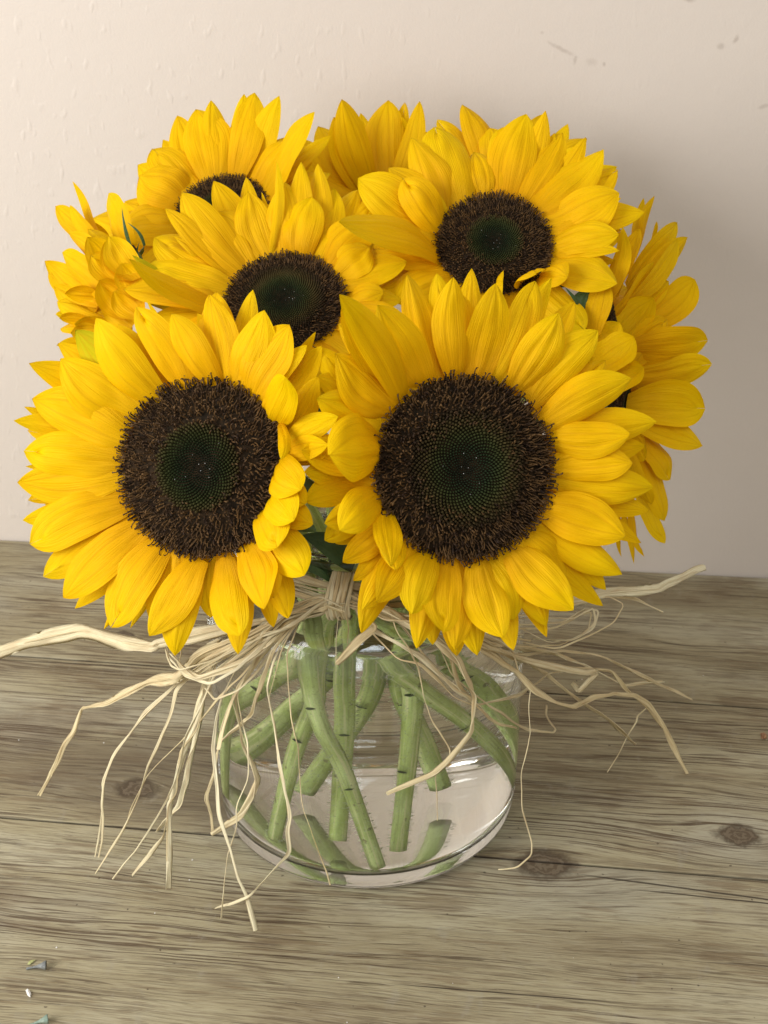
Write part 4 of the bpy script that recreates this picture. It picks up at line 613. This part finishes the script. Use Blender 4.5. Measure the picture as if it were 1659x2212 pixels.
# ------------------------------------------------------------------ petals and leaves
def frame_from(n, spin=0.0):
    z = n.normalized(); x = Vector((0, 0, 1)).cross(z)
    if x.length < 1e-4: x = Vector((1, 0, 0))
    x.normalize(); y = z.cross(x)
    return Matrix((x, y, z)).transposed().to_4x4() @ Matrix.Rotation(spin, 4, 'Z')
def blade(name, B, T, N, W, mat, parent, rnd, bow=0.1, bow2=0.0, cup=0.12, ridge=0.04, twist=0.0, sway=0.0, basew=0.42, peak=0.50, blunt=2.3, wav=0.0, rows=16, cols=21, notch=0.0, fold=0.0):
    """A petal or leaf from B to T: ribbed, cupped and bent, its face turned to N."""
    a = T - B; L = a.length; a.normalize()
    n = (N - a * N.dot(a))
    if n.length < 1e-5: n = a.orthogonal()
    n.normalize(); s = a.cross(n)
    o = parent.location; vs, uv, fs = [], [], []
    ph = rnd.uniform(0, 6.28); ph2 = rnd.uniform(-0.25, 0.25); gc0 = rnd.uniform(0.29, 0.38); gL = rnd.uniform(0.5, 2.4); gR = rnd.uniform(0.5, 2.4); gO = rnd.uniform(0, 1.0); gM = rnd.choice((0, 0, rnd.uniform(0.3, 1.4)))
    tipc = rnd.uniform(-0.10, 0.16)
    for i in range(rows + 1):
        t = i / rows
        t = t + 0.10 * math.sin(math.pi * t) * (t - 0.0)      # denser towards the tip
        t = min(t, 1.0)
        c = B + a * (L * t) + n * (L * (bow * math.sin(math.pi * t) + bow2 * math.sin(2 * math.pi * t))) + s * (sway * L * math.sin(math.pi * t))
        c = c - n * (tipc * L * max(0.0, t - 0.72) ** 2 * 3.5)
        if t < peak: wd = basew + (1 - basew) * math.sin(math.pi / 2 * t / peak)
        else:
            q = (t - peak) / (1 - peak); wd = max(0.0, 1 - q ** blunt) ** 0.82
        wd = max(wd, 0.015) * W / 2
        tw = twist * (t - 0.3)
        ss = s * math.cos(tw) + n * math.sin(tw); nn = n * math.cos(tw) - s * math.sin(tw)
        env = min(1, t / 0.18) * (1 - 0.7 * t ** 6)
        for j in range(cols):
            q = -1 + 2 * j / (cols - 1)
            qq = q + ph2 * 0.2 * (1 - q * q)
            z = -cup * wd * 2 * (q * q - 0.3) - fold * wd * abs(q)
            gc = gc0 * (1 - 0.75 * t ** 4)
            z += ridge * W * env * (0.6 - (gL if qq < 0 else gR) * math.exp(-((abs(qq) - gc) / 0.11) ** 2) - gO * math.exp(-((abs(qq) - gc - 0.33) / 0.09) ** 2) - gM * math.exp(-(qq / 0.08) ** 2))
            z += 0.030 * W * env * noise.noise(Vector((q * 1.6 + ph, t * 3.5, ph * 2))) * 2
            z += wav * W * math.sin(t * 7 + ph + q * 1.3) * abs(q) * env
            al = -notch * L * max(0.0, t - 0.75) * 4 * math.exp(-(q * 3.0) ** 2) * 0.25
            vs.append(c + ss * (q * wd * (1 + 0.05 * wav * 10 * math.sin(t * 9 + ph + 2 * q))) + nn * z + a * al - o); uv.append((j / (cols - 1), t))
    for i in range(rows):
        for j in range(cols - 1):
            k = i * cols + j; fs.append((k, k + 1, k + cols + 1, k + cols))
    return mesh_obj(name, vs, fs, mat, parent, uv=uv)

# ------------------------------------------------------------------ the dark centre of a sunflower, in units of its radius
def seed_mesh(seed, inner_r, ring_r):
    rnd = random.Random(seed)
    def dome(rho): return 0.17 * (1 - rho ** 2.2) - 0.07 * math.exp(-(rho / 0.22) ** 2)
    base = [(0.97 * i / 16, dome(0.97 * i / 16) - 0.02) for i in range(17)] + [(1.0, -0.05), (0.9, -0.16)]
    bvs, bfs = lathe(base[:1] + base[1:], 40)
    N = 2300; GA = math.pi * (3 - math.sqrt(5))
    bud_v, bud_f, fl_v, fl_f = [], [], [], []
    for i in range(N):
        rho = ((i + 0.5) / N) ** 0.60 * 0.995; th = i * GA
        c = Vector((rho * math.cos(th), rho * math.sin(th), dome(rho)))
        rad = Vector((math.cos(th), math.sin(th), 0)); tan = Vector((-math.sin(th), math.cos(th), 0)); up = (Vector((0, 0, 1)) + rad * (0.55 * rho)).normalized()
        if rho < ring_r:
            sz = 0.0225 * (rho + 0.02) ** 0.30 * (0.7 + 0.35 * min(1, rho / inner_r)) * rnd.uniform(0.8, 1.1)
            hgt = 0.020 * (0.5 + rho / inner_r) * rnd.uniform(0.7, 1.3); k0 = len(bud_v); m = 6
            if rho > inner_r: hgt *= 1.7
            r1 = (rad - up * rad.dot(up)).normalized(); r2 = up.cross(r1)
            a0 = rnd.random()
            for (rr, zz) in ((1.0, -0.6), (0.85, 0.4), (0.35, 1.0)):
                for k in range(m):
                    a = a0 + 2 * math.pi * k / m
                    bud_v.append(c + (r1 * math.cos(a) + r2 * math.sin(a)) * (sz * rr) + up * (hgt * zz))
            bud_v.append(c + up * hgt * (0.55 if rho > inner_r else 1.2))
            for lv in range(2):
                for k in range(m):
                    k1 = (k + 1) % m
                    bud_f.append((k0 + lv * m + k, k0 + lv * m + k1, k0 + (lv + 1) * m + k1, k0 + (lv + 1) * m + k))
            for k in range(m): bud_f.append((k0 + 2 * m + k, k0 + 2 * m + (k + 1) % m, k0 + 3 * m))
        if rho > inner_r * 0.95 and rnd.random() < min(0.85, 0.08 + (rho - inner_r * 0.95) * 3.0):
            # a floret: a thin tube leaning outwards with a curled, knobbed tip
            out = 0.25 + 1.1 * max(0, rho - 0.55) / 0.45
            d = (up + rad * out * rnd.uniform(0.3, 1.2) + tan * rnd.uniform(-0.55, 0.55) + rad * rnd.uniform(-0.25, 0.25)).normalized()
            hl = rnd.uniform(0.045, 0.105) * (0.45 + 0.85 * rho); curl = (tan * rnd.uniform(-1, 1) + rad * rnd.uniform(-0.6, 1.0)) * 0.35
            w0 = rnd.uniform(0.0085, 0.0125)
            pts = [c, c + d * hl * 0.5, c + d * hl * 0.85 + curl * hl * 0.3, c + d * hl * 0.95 + curl * hl * 0.8, c + d * hl * 0.85 + curl * hl * 1.15]
            ws = [w0 * 1.1, w0 * 0.75, w0 * 0.6, w0 * 1.15, w0 * 0.6]
            e1 = d.orthogonal().normalized(); e2 = d.cross(e1); k0 = len(fl_v); m = 4
            for p, wd in zip(pts, ws):
                for k in range(m): fl_v.append(p + (e1 * math.cos(math.pi / 2 * k) + e2 * math.sin(math.pi / 2 * k)) * wd)
            fl_v.append(pts[-1] + d * w0 * 0.5)
            for lv in range(len(pts) - 1):
                for k in range(m):
                    k1 = (k + 1) % m; fl_f.append((k0 + lv * m + k, k0 + lv * m + k1, k0 + (lv + 1) * m + k1, k0 + (lv + 1) * m + k))
            for k in range(m): fl_f.append((k0 + (len(pts) - 1) * m + k, k0 + (len(pts) - 1) * m + (k + 1) % m, k0 + len(pts) * m))
    # sparse rim of longer florets reaching out over the petals
    for i in range(210):
        th = 2 * math.pi * i / 210 + rnd.uniform(-0.01, 0.01); rho = rnd.uniform(0.93, 1.0)
        rad = Vector((math.cos(th), math.sin(th), 0)); tan = Vector((-math.sin(th), math.cos(th), 0)); c = Vector((rho * math.cos(th), rho * math.sin(th), dome(rho)))
        d = (rad * rnd.uniform(0.5, 1.3) + Vector((0, 0, 0.75)) + tan * rnd.uniform(-0.35, 0.35)).normalized(); hl = rnd.uniform(0.05, 0.115)
        w0 = rnd.uniform(0.009, 0.013); k0 = len(fl_v); m = 4
        pts = [c, c + d * hl * 0.6, c + d * hl, c + d * hl + tan * 0.012 * rnd.choice((-1, 1)) - rad * 0.004]; ws = [w0, w0 * 0.8, w0 * 0.75, w0 * 1.25]
        e1 = d.orthogonal().normalized(); e2 = d.cross(e1)
        for p, wd in zip(pts, ws):
            for k in range(m): fl_v.append(p + (e1 * math.cos(math.pi / 2 * k) + e2 * math.sin(math.pi / 2 * k)) * wd)
        fl_v.append(pts[-1] + d * w0)
        for lv in range(3):
            for k in range(m):
                k1 = (k + 1) % m; fl_f.append((k0 + lv * m + k, k0 + lv * m + k1, k0 + (lv + 1) * m + k1, k0 + (lv + 1) * m + k))
        for k in range(m): fl_f.append((k0 + 3 * m + k, k0 + 3 * m + (k + 1) % m, k0 + 4 * m))
    sp_v, sp_f = [], []
    for i in range(9):
        rho = abs(rnd.gauss(0.1, 0.2)); th = rnd.uniform(0, 6.28)
        c = Vector((rho * math.cos(th), rho * math.sin(th), dome(rho) + 0.028)); k0 = len(sp_v); s_ = rnd.uniform(0.003, 0.006)
        for d in ((1, 0, 0), (0, 1, 0), (-1, 0, 0), (0, -1, 0), (0, 0, 1), (0, 0, -1)): sp_v.append(c + Vector(d) * s_)
        for k in range(4): sp_f += [(k0 + k, k0 + (k + 1) % 4, k0 + 4), (k0 + (k + 1) % 4, k0 + k, k0 + 5)]
    def me(name, v, f, mat, sm=True):
        m_ = bpy.data.meshes.new(name); m_.from_pydata([tuple(x) for x in v], [], f); m_.polygons.foreach_set('use_smooth', [sm] * len(m_.polygons)); m_.materials.append(mat); return m_
    return [me('seed_disc', bvs, [tuple(reversed(f)) for f in bfs], M_disc), me('seed_buds', bud_v, bud_f, M_bud), me('florets', fl_v, fl_f, M_floret), me('pollen_specks', sp_v, sp_f, M_speck)]
SEEDS = {'a': seed_mesh(1, 0.40, 0.50), 'b': seed_mesh(2, 0.42, 0.66), 'c': seed_mesh(5, 0.60, 0.70)}
SEEDKIND = {'F1': 'a', 'F2': 'b', 'F3': 'c', 'F4': 'a'}

def calyx_mesh():
    vs, fs = lathe([(0.92, -0.06), (0.88, -0.16), (0.72, -0.30), (0.45, -0.42), (0.22, -0.52), (0.14, -0.62), (0, -0.64)], 28)
    m_ = bpy.data.meshes.new('calyx'); m_.from_pydata(vs, [], [tuple(reversed(f)) for f in fs]); m_.polygons.foreach_set('use_smooth', [True] * len(m_.polygons)); m_.materials.append(M_bract); return m_
ME_calyx = calyx_mesh()

def tube(name, pts, rad, mat, parent, step=0.004, n=14, rr=None, lump=0.0):
    P = smooth_path(pts, step); o = parent.location; vs, fs, uv = [], [], []
    up = Vector((0.3, 1, 0.2)); L = 0
    for i, p in enumerate(P):
        d = (P[min(i + 1, len(P) - 1)] - P[max(i - 1, 0)]).normalized(); e1 = (up - d * up.dot(d)).normalized(); e2 = d.cross(e1); up = e1
        if i: L += (p - P[i - 1]).length
        r = rad(i / (len(P) - 1)) if callable(rad) else rad
        for k in range(n):
            a = 2 * math.pi * k / n; q = r * (1 + 0.05 * math.cos(5 * a) + lump * noise.noise(p * 120 + Vector((k, 0, 0)) * 0.1))
            vs.append(p + e1 * math.cos(a) * q + e2 * math.sin(a) * q - o); uv.append((k / n, L * 20))
    for i in range(len(P) - 1):
        for k in range(n):
            k1 = (k + 1) % n; fs.append((i * n + k, i * n + k1, (i + 1) * n + k1, (i + 1) * n + k))
    fs.append(tuple(range(n - 1, -1, -1))); m = (len(P) - 1) * n; fs.append(tuple(range(m, m + n)))
    return mesh_obj(name, vs, fs, mat, parent, uv=uv), P

LABELS = {
 'F1': 'large sunflower at the lower left, front row, its dark disc green in the middle',
 'F2': 'large sunflower at the front, lower right, the biggest brown disc, facing the viewer',
 'F3': 'sunflower just above the lower left bloom, tilted upward, disc partly covered',
 'F4': 'upward-tilted sunflower above the lower right bloom, disc black with greenish centre',
 'F5': 'highest sunflower at the upper left, only a crescent of its black disc showing',
 'F6': 'shaded sunflower at the top centre, between the upper left and upper right blooms',
 'F7': 'hidden sunflower behind the upper right bloom, only petal tips showing over it',
 'F8': 'side-on sunflower turned toward the left edge, petals curling up against the wall',
 'F10': 'side-on sunflower at the right edge, upper of two, pointed petals fanning upward',
 'F11': 'side-on sunflower at the right edge, lower of two, broad rounded petals spreading right',
}
NECK = {'F1': (-0.030, -0.024, 0.166), 'F2': (0.022, -0.026, 0.166), 'F8': (-0.024, -0.008, 0.166), 'F10': (0.028, -0.004, 0.166), 'F4': (0.006, -0.010, 0.168), 'F11': (0.014, -0.034, 0.166),
        'F3': (-0.006, -0.030, 0.166), 'F5': (-0.016, 0.016, 0.168), 'F6': (0.002, 0.026, 0.168), 'F7': (0.018, 0.020, 0.168)}
for fi, (key, fd) in enumerate(FLOWERS.items()):
    rnd = random.Random(100 + fi)
    P = Vector(fd['P']); n = Vector(fd['n']).normalized(); r = fd['r']
    sf = empty('sunflower', P)
    tag(sf, LABELS[key], 'sunflower', 'cut sunflowers standing in the glass jar')
    M = frame_from(n, rnd.uniform(0, 6)) @ Matrix.Diagonal((r * 0.95, r * 0.95, r * 0.95, 1))
    ms = SEEDS[SEEDKIND.get(key, 'a')]
    disc = inst('seed_disc', ms[0], sf, M)
    for m_ in ms[1:]:
        o = inst(m_.name.split('.')[0], m_, disc, Matrix.Identity(4)); tag(o, kind='stuff')
    inst('calyx', ME_calyx, sf, M)
    side = key in ('F8', 'F10', 'F11')
    for pi2, (row, bx, by, bz, tx, ty, tz, W) in enumerate(fd['petals']):
        B = Vector((bx, by, bz)) / 1000; T = Vector((tx, ty, tz)) / 1000; W = W / 1000 * (1.10 if key in ('F8', 'F10', 'F11') else 1.17); L = (T - B).length
        kw = dict(bow=rnd.uniform(-0.02, 0.07), bow2=rnd.uniform(-0.03, 0.03), cup=rnd.uniform(0.02, 0.20), ridge=rnd.uniform(0.012, 0.024), twist=rnd.uniform(-0.5, 0.5), sway=rnd.uniform(-0.07, 0.07), wav=rnd.uniform(0.005, 0.05), blunt=rnd.uniform(1.75, 2.5), peak=rnd.uniform(0.42, 0.56), basew=rnd.uniform(0.46, 0.60))
        if row == 'b': kw['bow'] = rnd.uniform(-0.10, 0.0)
        if side: kw.update(twist=rnd.uniform(-0.35, 0.35), bow=rnd.uniform(-0.10, 0.04), cup=rnd.uniform(-0.15, 0.15), blunt=rnd.uniform(2.2, 3.4))
        if L < 0.030 and W > 0.5 * L: kw.update(bow=0.12, cup=0.14, blunt=2.6)      # the short, folded ones
        if W < 0.006: kw.update(twist=1.0, cup=0.3)
        if rnd.random() < 0.12: kw.update(notch=rnd.uniform(0.3, 0.8), blunt=3.4)
        if side: pm = dict(basew=0.5)
        else: pm = {}
        mat = M_petal_green if (key, pi2) in (('F1', 7), ('F3', 15), ('F3', 17)) else M_petal
        NN = n
        if side:
            toc = (Vector((0.0085, -0.623, 0.512)) - B).normalized(); rad_ = (B + T) / 2 - P; rad_ = rad_ - n * rad_.dot(n)
            NN = n * 0.4 - rad_.normalized() if rad_.length > 1e-4 else n
            NN = NN + toc * (0.7 if NN.dot(toc) > 0 else -0.7)
            if L > 0.02 and key == 'F11' : kw.update(blunt=rnd.uniform(3.0, 4.2), notch=rnd.choice((0, 0.5)))
        ob = blade('petal', B, T, NN, W, mat, sf, rnd, **{**kw, **pm})
        if mat is M_petal_green: ob['label'] = 'greenish yellow petal'
    # green bracts behind the petals
    for k in range(13):
        a = 2 * math.pi * k / 13 + rnd.uniform(-0.1, 0.1); F_ = frame_from(n); e = (F_ @ Vector((math.cos(a), math.sin(a), 0)))
        if side and e.dot((Vector((0.0085, -0.623, 0.512)) - P).normalized()) > -0.2: continue
        B = P + e * r * 0.80 - n * r * 0.22; T = P + e * (r * (rnd.uniform(0.95, 1.1) if side else rnd.uniform(1.2, 1.45))) - n * r * rnd.uniform(0.32, 0.5)
        blade('bract', B, T, n, r * 0.42, M_bract, sf, rnd, bow=-0.08, cup=0.1, ridge=0.01, basew=0.8, peak=0.2, blunt=1.2, rows=7, cols=7)
    # stem
    st = [Vector(q) / 1000 for q in STEMS[key]]
    if st[-1].z > 0.018:
        d = (st[-1] - st[-2]).normalized()
        if d.z > -0.3: d = (d + Vector((0, 0, -0.5))).normalized()
        k = (st[-1].z - 0.014) / -d.z; e = st[-1] + d * k; rr = math.hypot(e.x, e.y)
        if rr > 0.064: e.x *= 0.064 / rr; e.y *= 0.064 / rr
        st.append(e)
    st = [q for q in st if q.z < 0.132]
    head = P - n * r * 0.52
    path = [head, head - n * 0.014 + Vector((0, 0, -0.004)), Vector(NECK[key])] + st
    stem, SP = tube('stem', path, lambda t: 0.0042 + 0.0006 * math.sin(t * 5) if t > 0.12 else 0.0042 + (0.12 - t) * 0.02, M_stem, sf, n=16, lump=0.03)
    hv, hf = [], []
    for p_, q_ in zip(SP, SP[1:]):
        d = (q_ - p_).normalized()
        for _ in range(26):
            e = Vector((rnd.gauss(0, 1), rnd.gauss(0, 1), rnd.gauss(0, 1))); e = (e - d * e.dot(d)).normalized(); s_ = e.cross(d) * 0.00013
            b_ = p_.lerp(q_, rnd.random()) + e * 0.0040 - sf.location; tpt = b_ + e * rnd.uniform(0.0010, 0.0022) + d * rnd.uniform(-0.0004, 0.0004)
            k0 = len(hv); hv += [b_ + s_, b_ - s_, b_ + d * 0.00025, tpt]; hf += [(k0, k0 + 1, k0 + 3), (k0 + 1, k0 + 2, k0 + 3), (k0 + 2, k0, k0 + 3)]
    hairs = mesh_obj('stem_hairs', hv, hf, M_hair, stem); tag(hairs, kind='stuff'); hairs.matrix_parent_inverse = Matrix.Identity(4)
    # scars where leaves were cut away
    for tt in (0.62, 0.80):
        i = int(len(SP) * tt); p_ = SP[i]; d = (SP[i + 1] - p_).normalized()
        e = (Vector((rnd.uniform(-0.7, 0.7), -1, 0))); e = (e - d * e.dot(d)).normalized()
        blade('leaf_scar', p_ + e * 0.0036, p_ + e * 0.0066 - d * 0.002, d, 0.0048, M_leaf, sf, rnd, bow=0.1, ridge=0, rows=5, cols=5, basew=0.9, peak=0.3)
    for (own, kind, bx, by, bz, tx, ty, tz, W) in LEAVES:
        if own != key: continue
        B = Vector((bx, by, bz)) / 1000; T = Vector((tx, ty, tz)) / 1000
        toc = Vector((0.0, -0.8, 0.55))
        blade('leaf' if kind == 'leaf' else 'sepal', B, T, toc, W / 1000 * (1.0 if kind == 'leaf' else 0.6), M_leaf, sf, rnd, bow=0.10, cup=0.10, ridge=0.015, sway=rnd.uniform(-0.12, 0.12), basew=0.5 if kind == 'leaf' else 0.8, peak=0.35, blunt=1.6 if kind == 'leaf' else 1.0, wav=0.03)

# ------------------------------------------------------------------ raffia bow
def crisp_path(pts, step):
    P = [Vector(p) for p in pts]
    for _ in range(2):
        Q = [P[0]]
        for a, b in zip(P, P[1:]): Q += [a.lerp(b, 0.13), a.lerp(b, 0.87)]
        P = Q + [P[-1]]
    out = []
    for a, b in zip(P, P[1:]):
        n = max(1, int((b - a).length / step))
        for k in range(n): out.append(a.lerp(b, k / n))
    return out + [P[-1]]
bow = empty('raffia_bow', (-0.012, -0.052, 0.150))
tag(bow, 'straw coloured raffia bow knotted round the neck of the jar, loose ends trailing', 'raffia bow')
def ribbon(name, pts, ws, parent, rnd, step=0.0035, tw_amp=1.0, crease=0.55):
    P = crisp_path(pts, step); o = parent.location; vs, fs, uv = [], [], []; n = 8; L = 0
    ph = rnd.uniform(0, 6.28); fq = rnd.uniform(18, 40)
    prev = None
    for i, p in enumerate(P):
        t = i / (len(P) - 1); d = (P[min(i + 1, len(P) - 1)] - P[max(i - 1, 0)]).normalized()
        if i: L += (p - P[i - 1]).length
        w_ = (ws[0] * (1 - 2 * t) + ws[1] * 2 * t) if t < 0.5 else (ws[1] * (2 - 2 * t) + ws[2] * (2 * t - 1))
        w_ = w_ / 1000 * (0.80 + 0.60 * min(1, ws[1] / 4.0)) * (0.55 + 0.95 * (0.5 + noise.noise(Vector((L * 45, ph, 0)))))
        ref = Vector((0.15, -0.75, 0.7)); e2 = (ref - d * ref.dot(d)).normalized(); e1 = d.cross(e2)
        a = tw_amp * (1.6 if ws[1] < 2.5 else 0.9) * noise.noise(Vector((L * fq * 0.6, ph + 3, 1))) * 1.6
        e1, e2 = e1 * math.cos(a) + e2 * math.sin(a), e2 * math.cos(a) - e1 * math.sin(a)
        th = max(0.00016, 0.04 * w_); fd_ = crease * w_ * noise.noise(Vector((L * 60, ph, 5)))
        sec = [(-1, 0), (-0.55, 1), (0, 1), (0.55, 1), (1, 0), (0.55, -1), (0, -1), (-0.55, -1)]
        jx = noise.noise_vector(Vector((L * 110, ph, 9))) * 0.0003
        for (x, y) in sec:
            vs.append(p + jx + e1 * (x * w_ / 2) + e2 * (y * th + fd_ * (1 - abs(x) * 1.6) + 0.06 * w_ * math.sin(x * 9 + ph + L * 60)) - o)
            uv.append(((x + 1) / 2 * max(0.2, w_ * 300), L * 3))
    for i in range(len(P) - 1):
        for k in range(n):
            k1 = (k + 1) % n; fs.append((i * n + k, i * n + k1, (i + 1) * n + k1, (i + 1) * n + k))
    fs.append(tuple(range(n - 1, -1, -1))); m = (len(P) - 1) * n; fs.append(tuple(range(m, m + n)))
    return mesh_obj(name, vs, fs, M_raffia, parent, uv=uv)
rnd = random.Random(77)
for ws, pts in STRANDS:
    P0 = [Vector(q) / 1000 for q in pts]; P3 = [P0[0]]
    for a, b in zip(P0, P0[1:]):          # dry, kinked, never a clean curve
        if (b - a).length > 0.018:
            m_ = a.lerp(b, rnd.uniform(0.35, 0.65)); j = rnd.uniform(-0.0011, 0.0011)
            P3.append(m_ + Vector((j, -abs(j) * 0.6, abs(j) * 0.5)))
        P3.append(b)
    ribbon('raffia_strand', P3, ws, bow, rnd, tw_amp=0.9)
    if ws[1] > 1.5 and len(P3) > 3:      # a split fibre running along the wider ribbons
        off = rnd.uniform(0.0008, 0.0018) * rnd.choice((-1, 1)); m = len(P3)
        Q = [p + Vector((off * math.sin(1.5 + i * 1.9), -0.0012, 0.0008 + 0.0006 * math.cos(i * 2.3))) for i, p in enumerate(P3)]
        for q in Q: q.z = max(q.z, 0.0008)
        Q = Q[:m - rnd.choice((0, 1))]
        ribbon('raffia_strand', Q, (0.6, 0.8, 0.5), bow, rnd, tw_amp=1.0)
for i in range(9):          # turns round the neck
    zc = 0.1515 + 0.0013 * i; rr = 0.0562 + rnd.uniform(0, 0.0012) + (0.0015 if i < 2 else 0)
    pts = [(rr * math.cos(a) + rnd.uniform(-.0004, .0004), rr * math.sin(a), zc + 0.0016 * math.sin(a * 2 + i) + rnd.uniform(-.0006, .0006)) for a in [2 * math.pi * k / 18 - math.pi / 2 for k in range(19)]]
    ribbon('wrap_strand', pts, (2.0, 2.6, 2.0), bow, rnd, tw_amp=0.35)
for i in range(7):           # the knot itself
    x0 = -0.0118 + (i - 3) * 0.0015; y0 = -0.0585
    pts = [(x0 + 0.003, y0 + 0.006, 0.1670), (x0 + 0.001, y0 - 0.003 - 0.0006 * (3 - abs(i - 3)), 0.1630), (x0 - 0.0005, y0 - 0.0058 - 0.0004 * (3 - abs(i - 3)), 0.1555), (x0 + 0.0005, y0 - 0.0040, 0.1480), (x0 + 0.002, y0 + 0.003, 0.1445)]
    pts = [(a + rnd.uniform(-.0005, .0005), b, c) for a, b, c in pts]
    ribbon('knot_loop', pts, (1.4, 1.8, 1.2), bow, rnd, tw_amp=0.3)

# ------------------------------------------------------------------ small things lying on the wood
M_bluegreen = simple('dried_bud_bluegreen', (0.20, 0.27, 0.22), (0.33, 0.40, 0.33), 400, 0.7, 0.2, 0.4)
M_grey = simple('dried_bud_grey', (0.16, 0.17, 0.17), (0.28, 0.29, 0.28), 400, 0.7, 0.2, 0.4)
M_chip = simple('white_chip', (0.75, 0.72, 0.68), (0.85, 0.83, 0.80), 400, 0.6)
M_rust = simple('copper_crumb', (0.16, 0.07, 0.03), (0.42, 0.24, 0.12), 500, 0.5, 0.5, 0.5)
M_yg = simple('green_chip', (0.40, 0.42, 0.16), (0.5, 0.5, 0.25), 400, 0.6)
def bud(loc, ang, mat, label, L=0.0090, tip=None):
    e = empty('dried_floret', loc); tag(e, label, 'dried floret', 'dried florets dropped on the table')
    vs, fs = [], []; n = 10
    for i, (t, w_) in enumerate([(0, 0.0005), (0.1, 0.0007), (0.3, 0.0005), (0.55, 0.0008), (0.75, 0.0014), (0.93, 0.0022), (1.0, 0.0022), (0.96, 0.0012)]):
        for k in range(n):
            a = 2 * math.pi * k / n; q = w_ * (1 + 0.15 * math.cos(5 * a))
            x = (t - 0.5) * L; y = q * math.cos(a); z = q * math.sin(a) * 0.7 + 0.0016 * t + 0.0005
            vs.append((x * math.cos(ang) - y * math.sin(ang), x * math.sin(ang) + y * math.cos(ang), max(z, 0.0001)))
    for i in range(7):
        for k in range(n): k1 = (k + 1) % n; fs.append((i * n + k, i * n + k1, (i + 1) * n + k1, (i + 1) * n + k))
    fs.append(tuple(range(7 * n, 8 * n))); fs.append(tuple(range(n - 1, -1, -1)))
    mesh_obj('floret_tube', vs, fs, mat, e)
bud((-0.1475, -0.1225, 0.0001), 0.10, M_grey, 'tiny grey trumpet-shaped dried floret lying on the plank, upper of the two')
bud((-0.1405, -0.1545, 0.0001), 0.30, M_bluegreen, 'tiny pale green trumpet-shaped dried floret on the plank at the bottom left')
def crumb(name, loc, size, mat, label, cat, seed, stretch=(1, 1, 0.6), group=None, rot=0.0):
    bm = bmesh.new(); bmesh.ops.create_icosphere(bm, subdivisions=2, radius=1)
    for v in bm.verts:
        q = v.co * (1 + 0.55 * noise.noise(v.co * 1.6 + Vector((seed, 0, 0))))
        v.co = Vector((q.x * stretch[0], q.y * stretch[1], q.z * stretch[2])) * size
    me = bpy.data.meshes.new(name); bm.to_mesh(me); bm.free(); me.materials.append(mat)
    z0 = min(v.co.z for v in me.vertices)
    o = bpy.data.objects.new(name, me); col.objects.link(o); o.location = (loc[0], loc[1], -z0 + 0.0001); o.rotation_euler = (0, 0, rot); tag(o, label, cat, group)
    return o
crumb('plaster_chip', (-0.1480, -0.1375), 0.0011, M_chip, 'small white chip on the plank between the two dried florets', 'chip', 1, (0.8, 2.0, 0.6), rot=0.5)
crumb('straw_chip', (-0.1505, -0.1190), 0.0009, M_yg, 'tiny yellow green fragment beside the grey dried floret', 'fragment', 2, (2.0, 0.9, 0.6), rot=0.8)
crumb('copper_crumb', (0.2155, 0.0465), 0.0019, M_rust, 'small rusty copper coloured crumb on the plank at the right edge', 'crumb', 3, (1.0, 1.1, 0.7))
v_, f_2 = [], []
for i in range(26):
    x = rnd.uniform(-0.2, 0.22); y = rnd.uniform(-0.17, 0.13); s_ = rnd.uniform(0.0002, 0.0005)
    if math.hypot(x, y) < 0.085: continue
    k0 = len(v_)
    for d in ((1, 0, 0.3), (0, 1.6, 0.3), (-1, 0, 0.3), (0, -1.2, 0.3), (0, 0, 1)): v_.append((x + d[0] * s_, y + d[1] * s_, d[2] * s_))
    for k in range(4): f_2.append((k0 + k, k0 + (k + 1) % 4, k0 + 4))
dust = mesh_obj('white_dust_specks', v_, f_2, M_chip, None, smooth=False); tag(dust, 'scattered tiny white specks on the wooden planks', 'specks', kind='stuff')
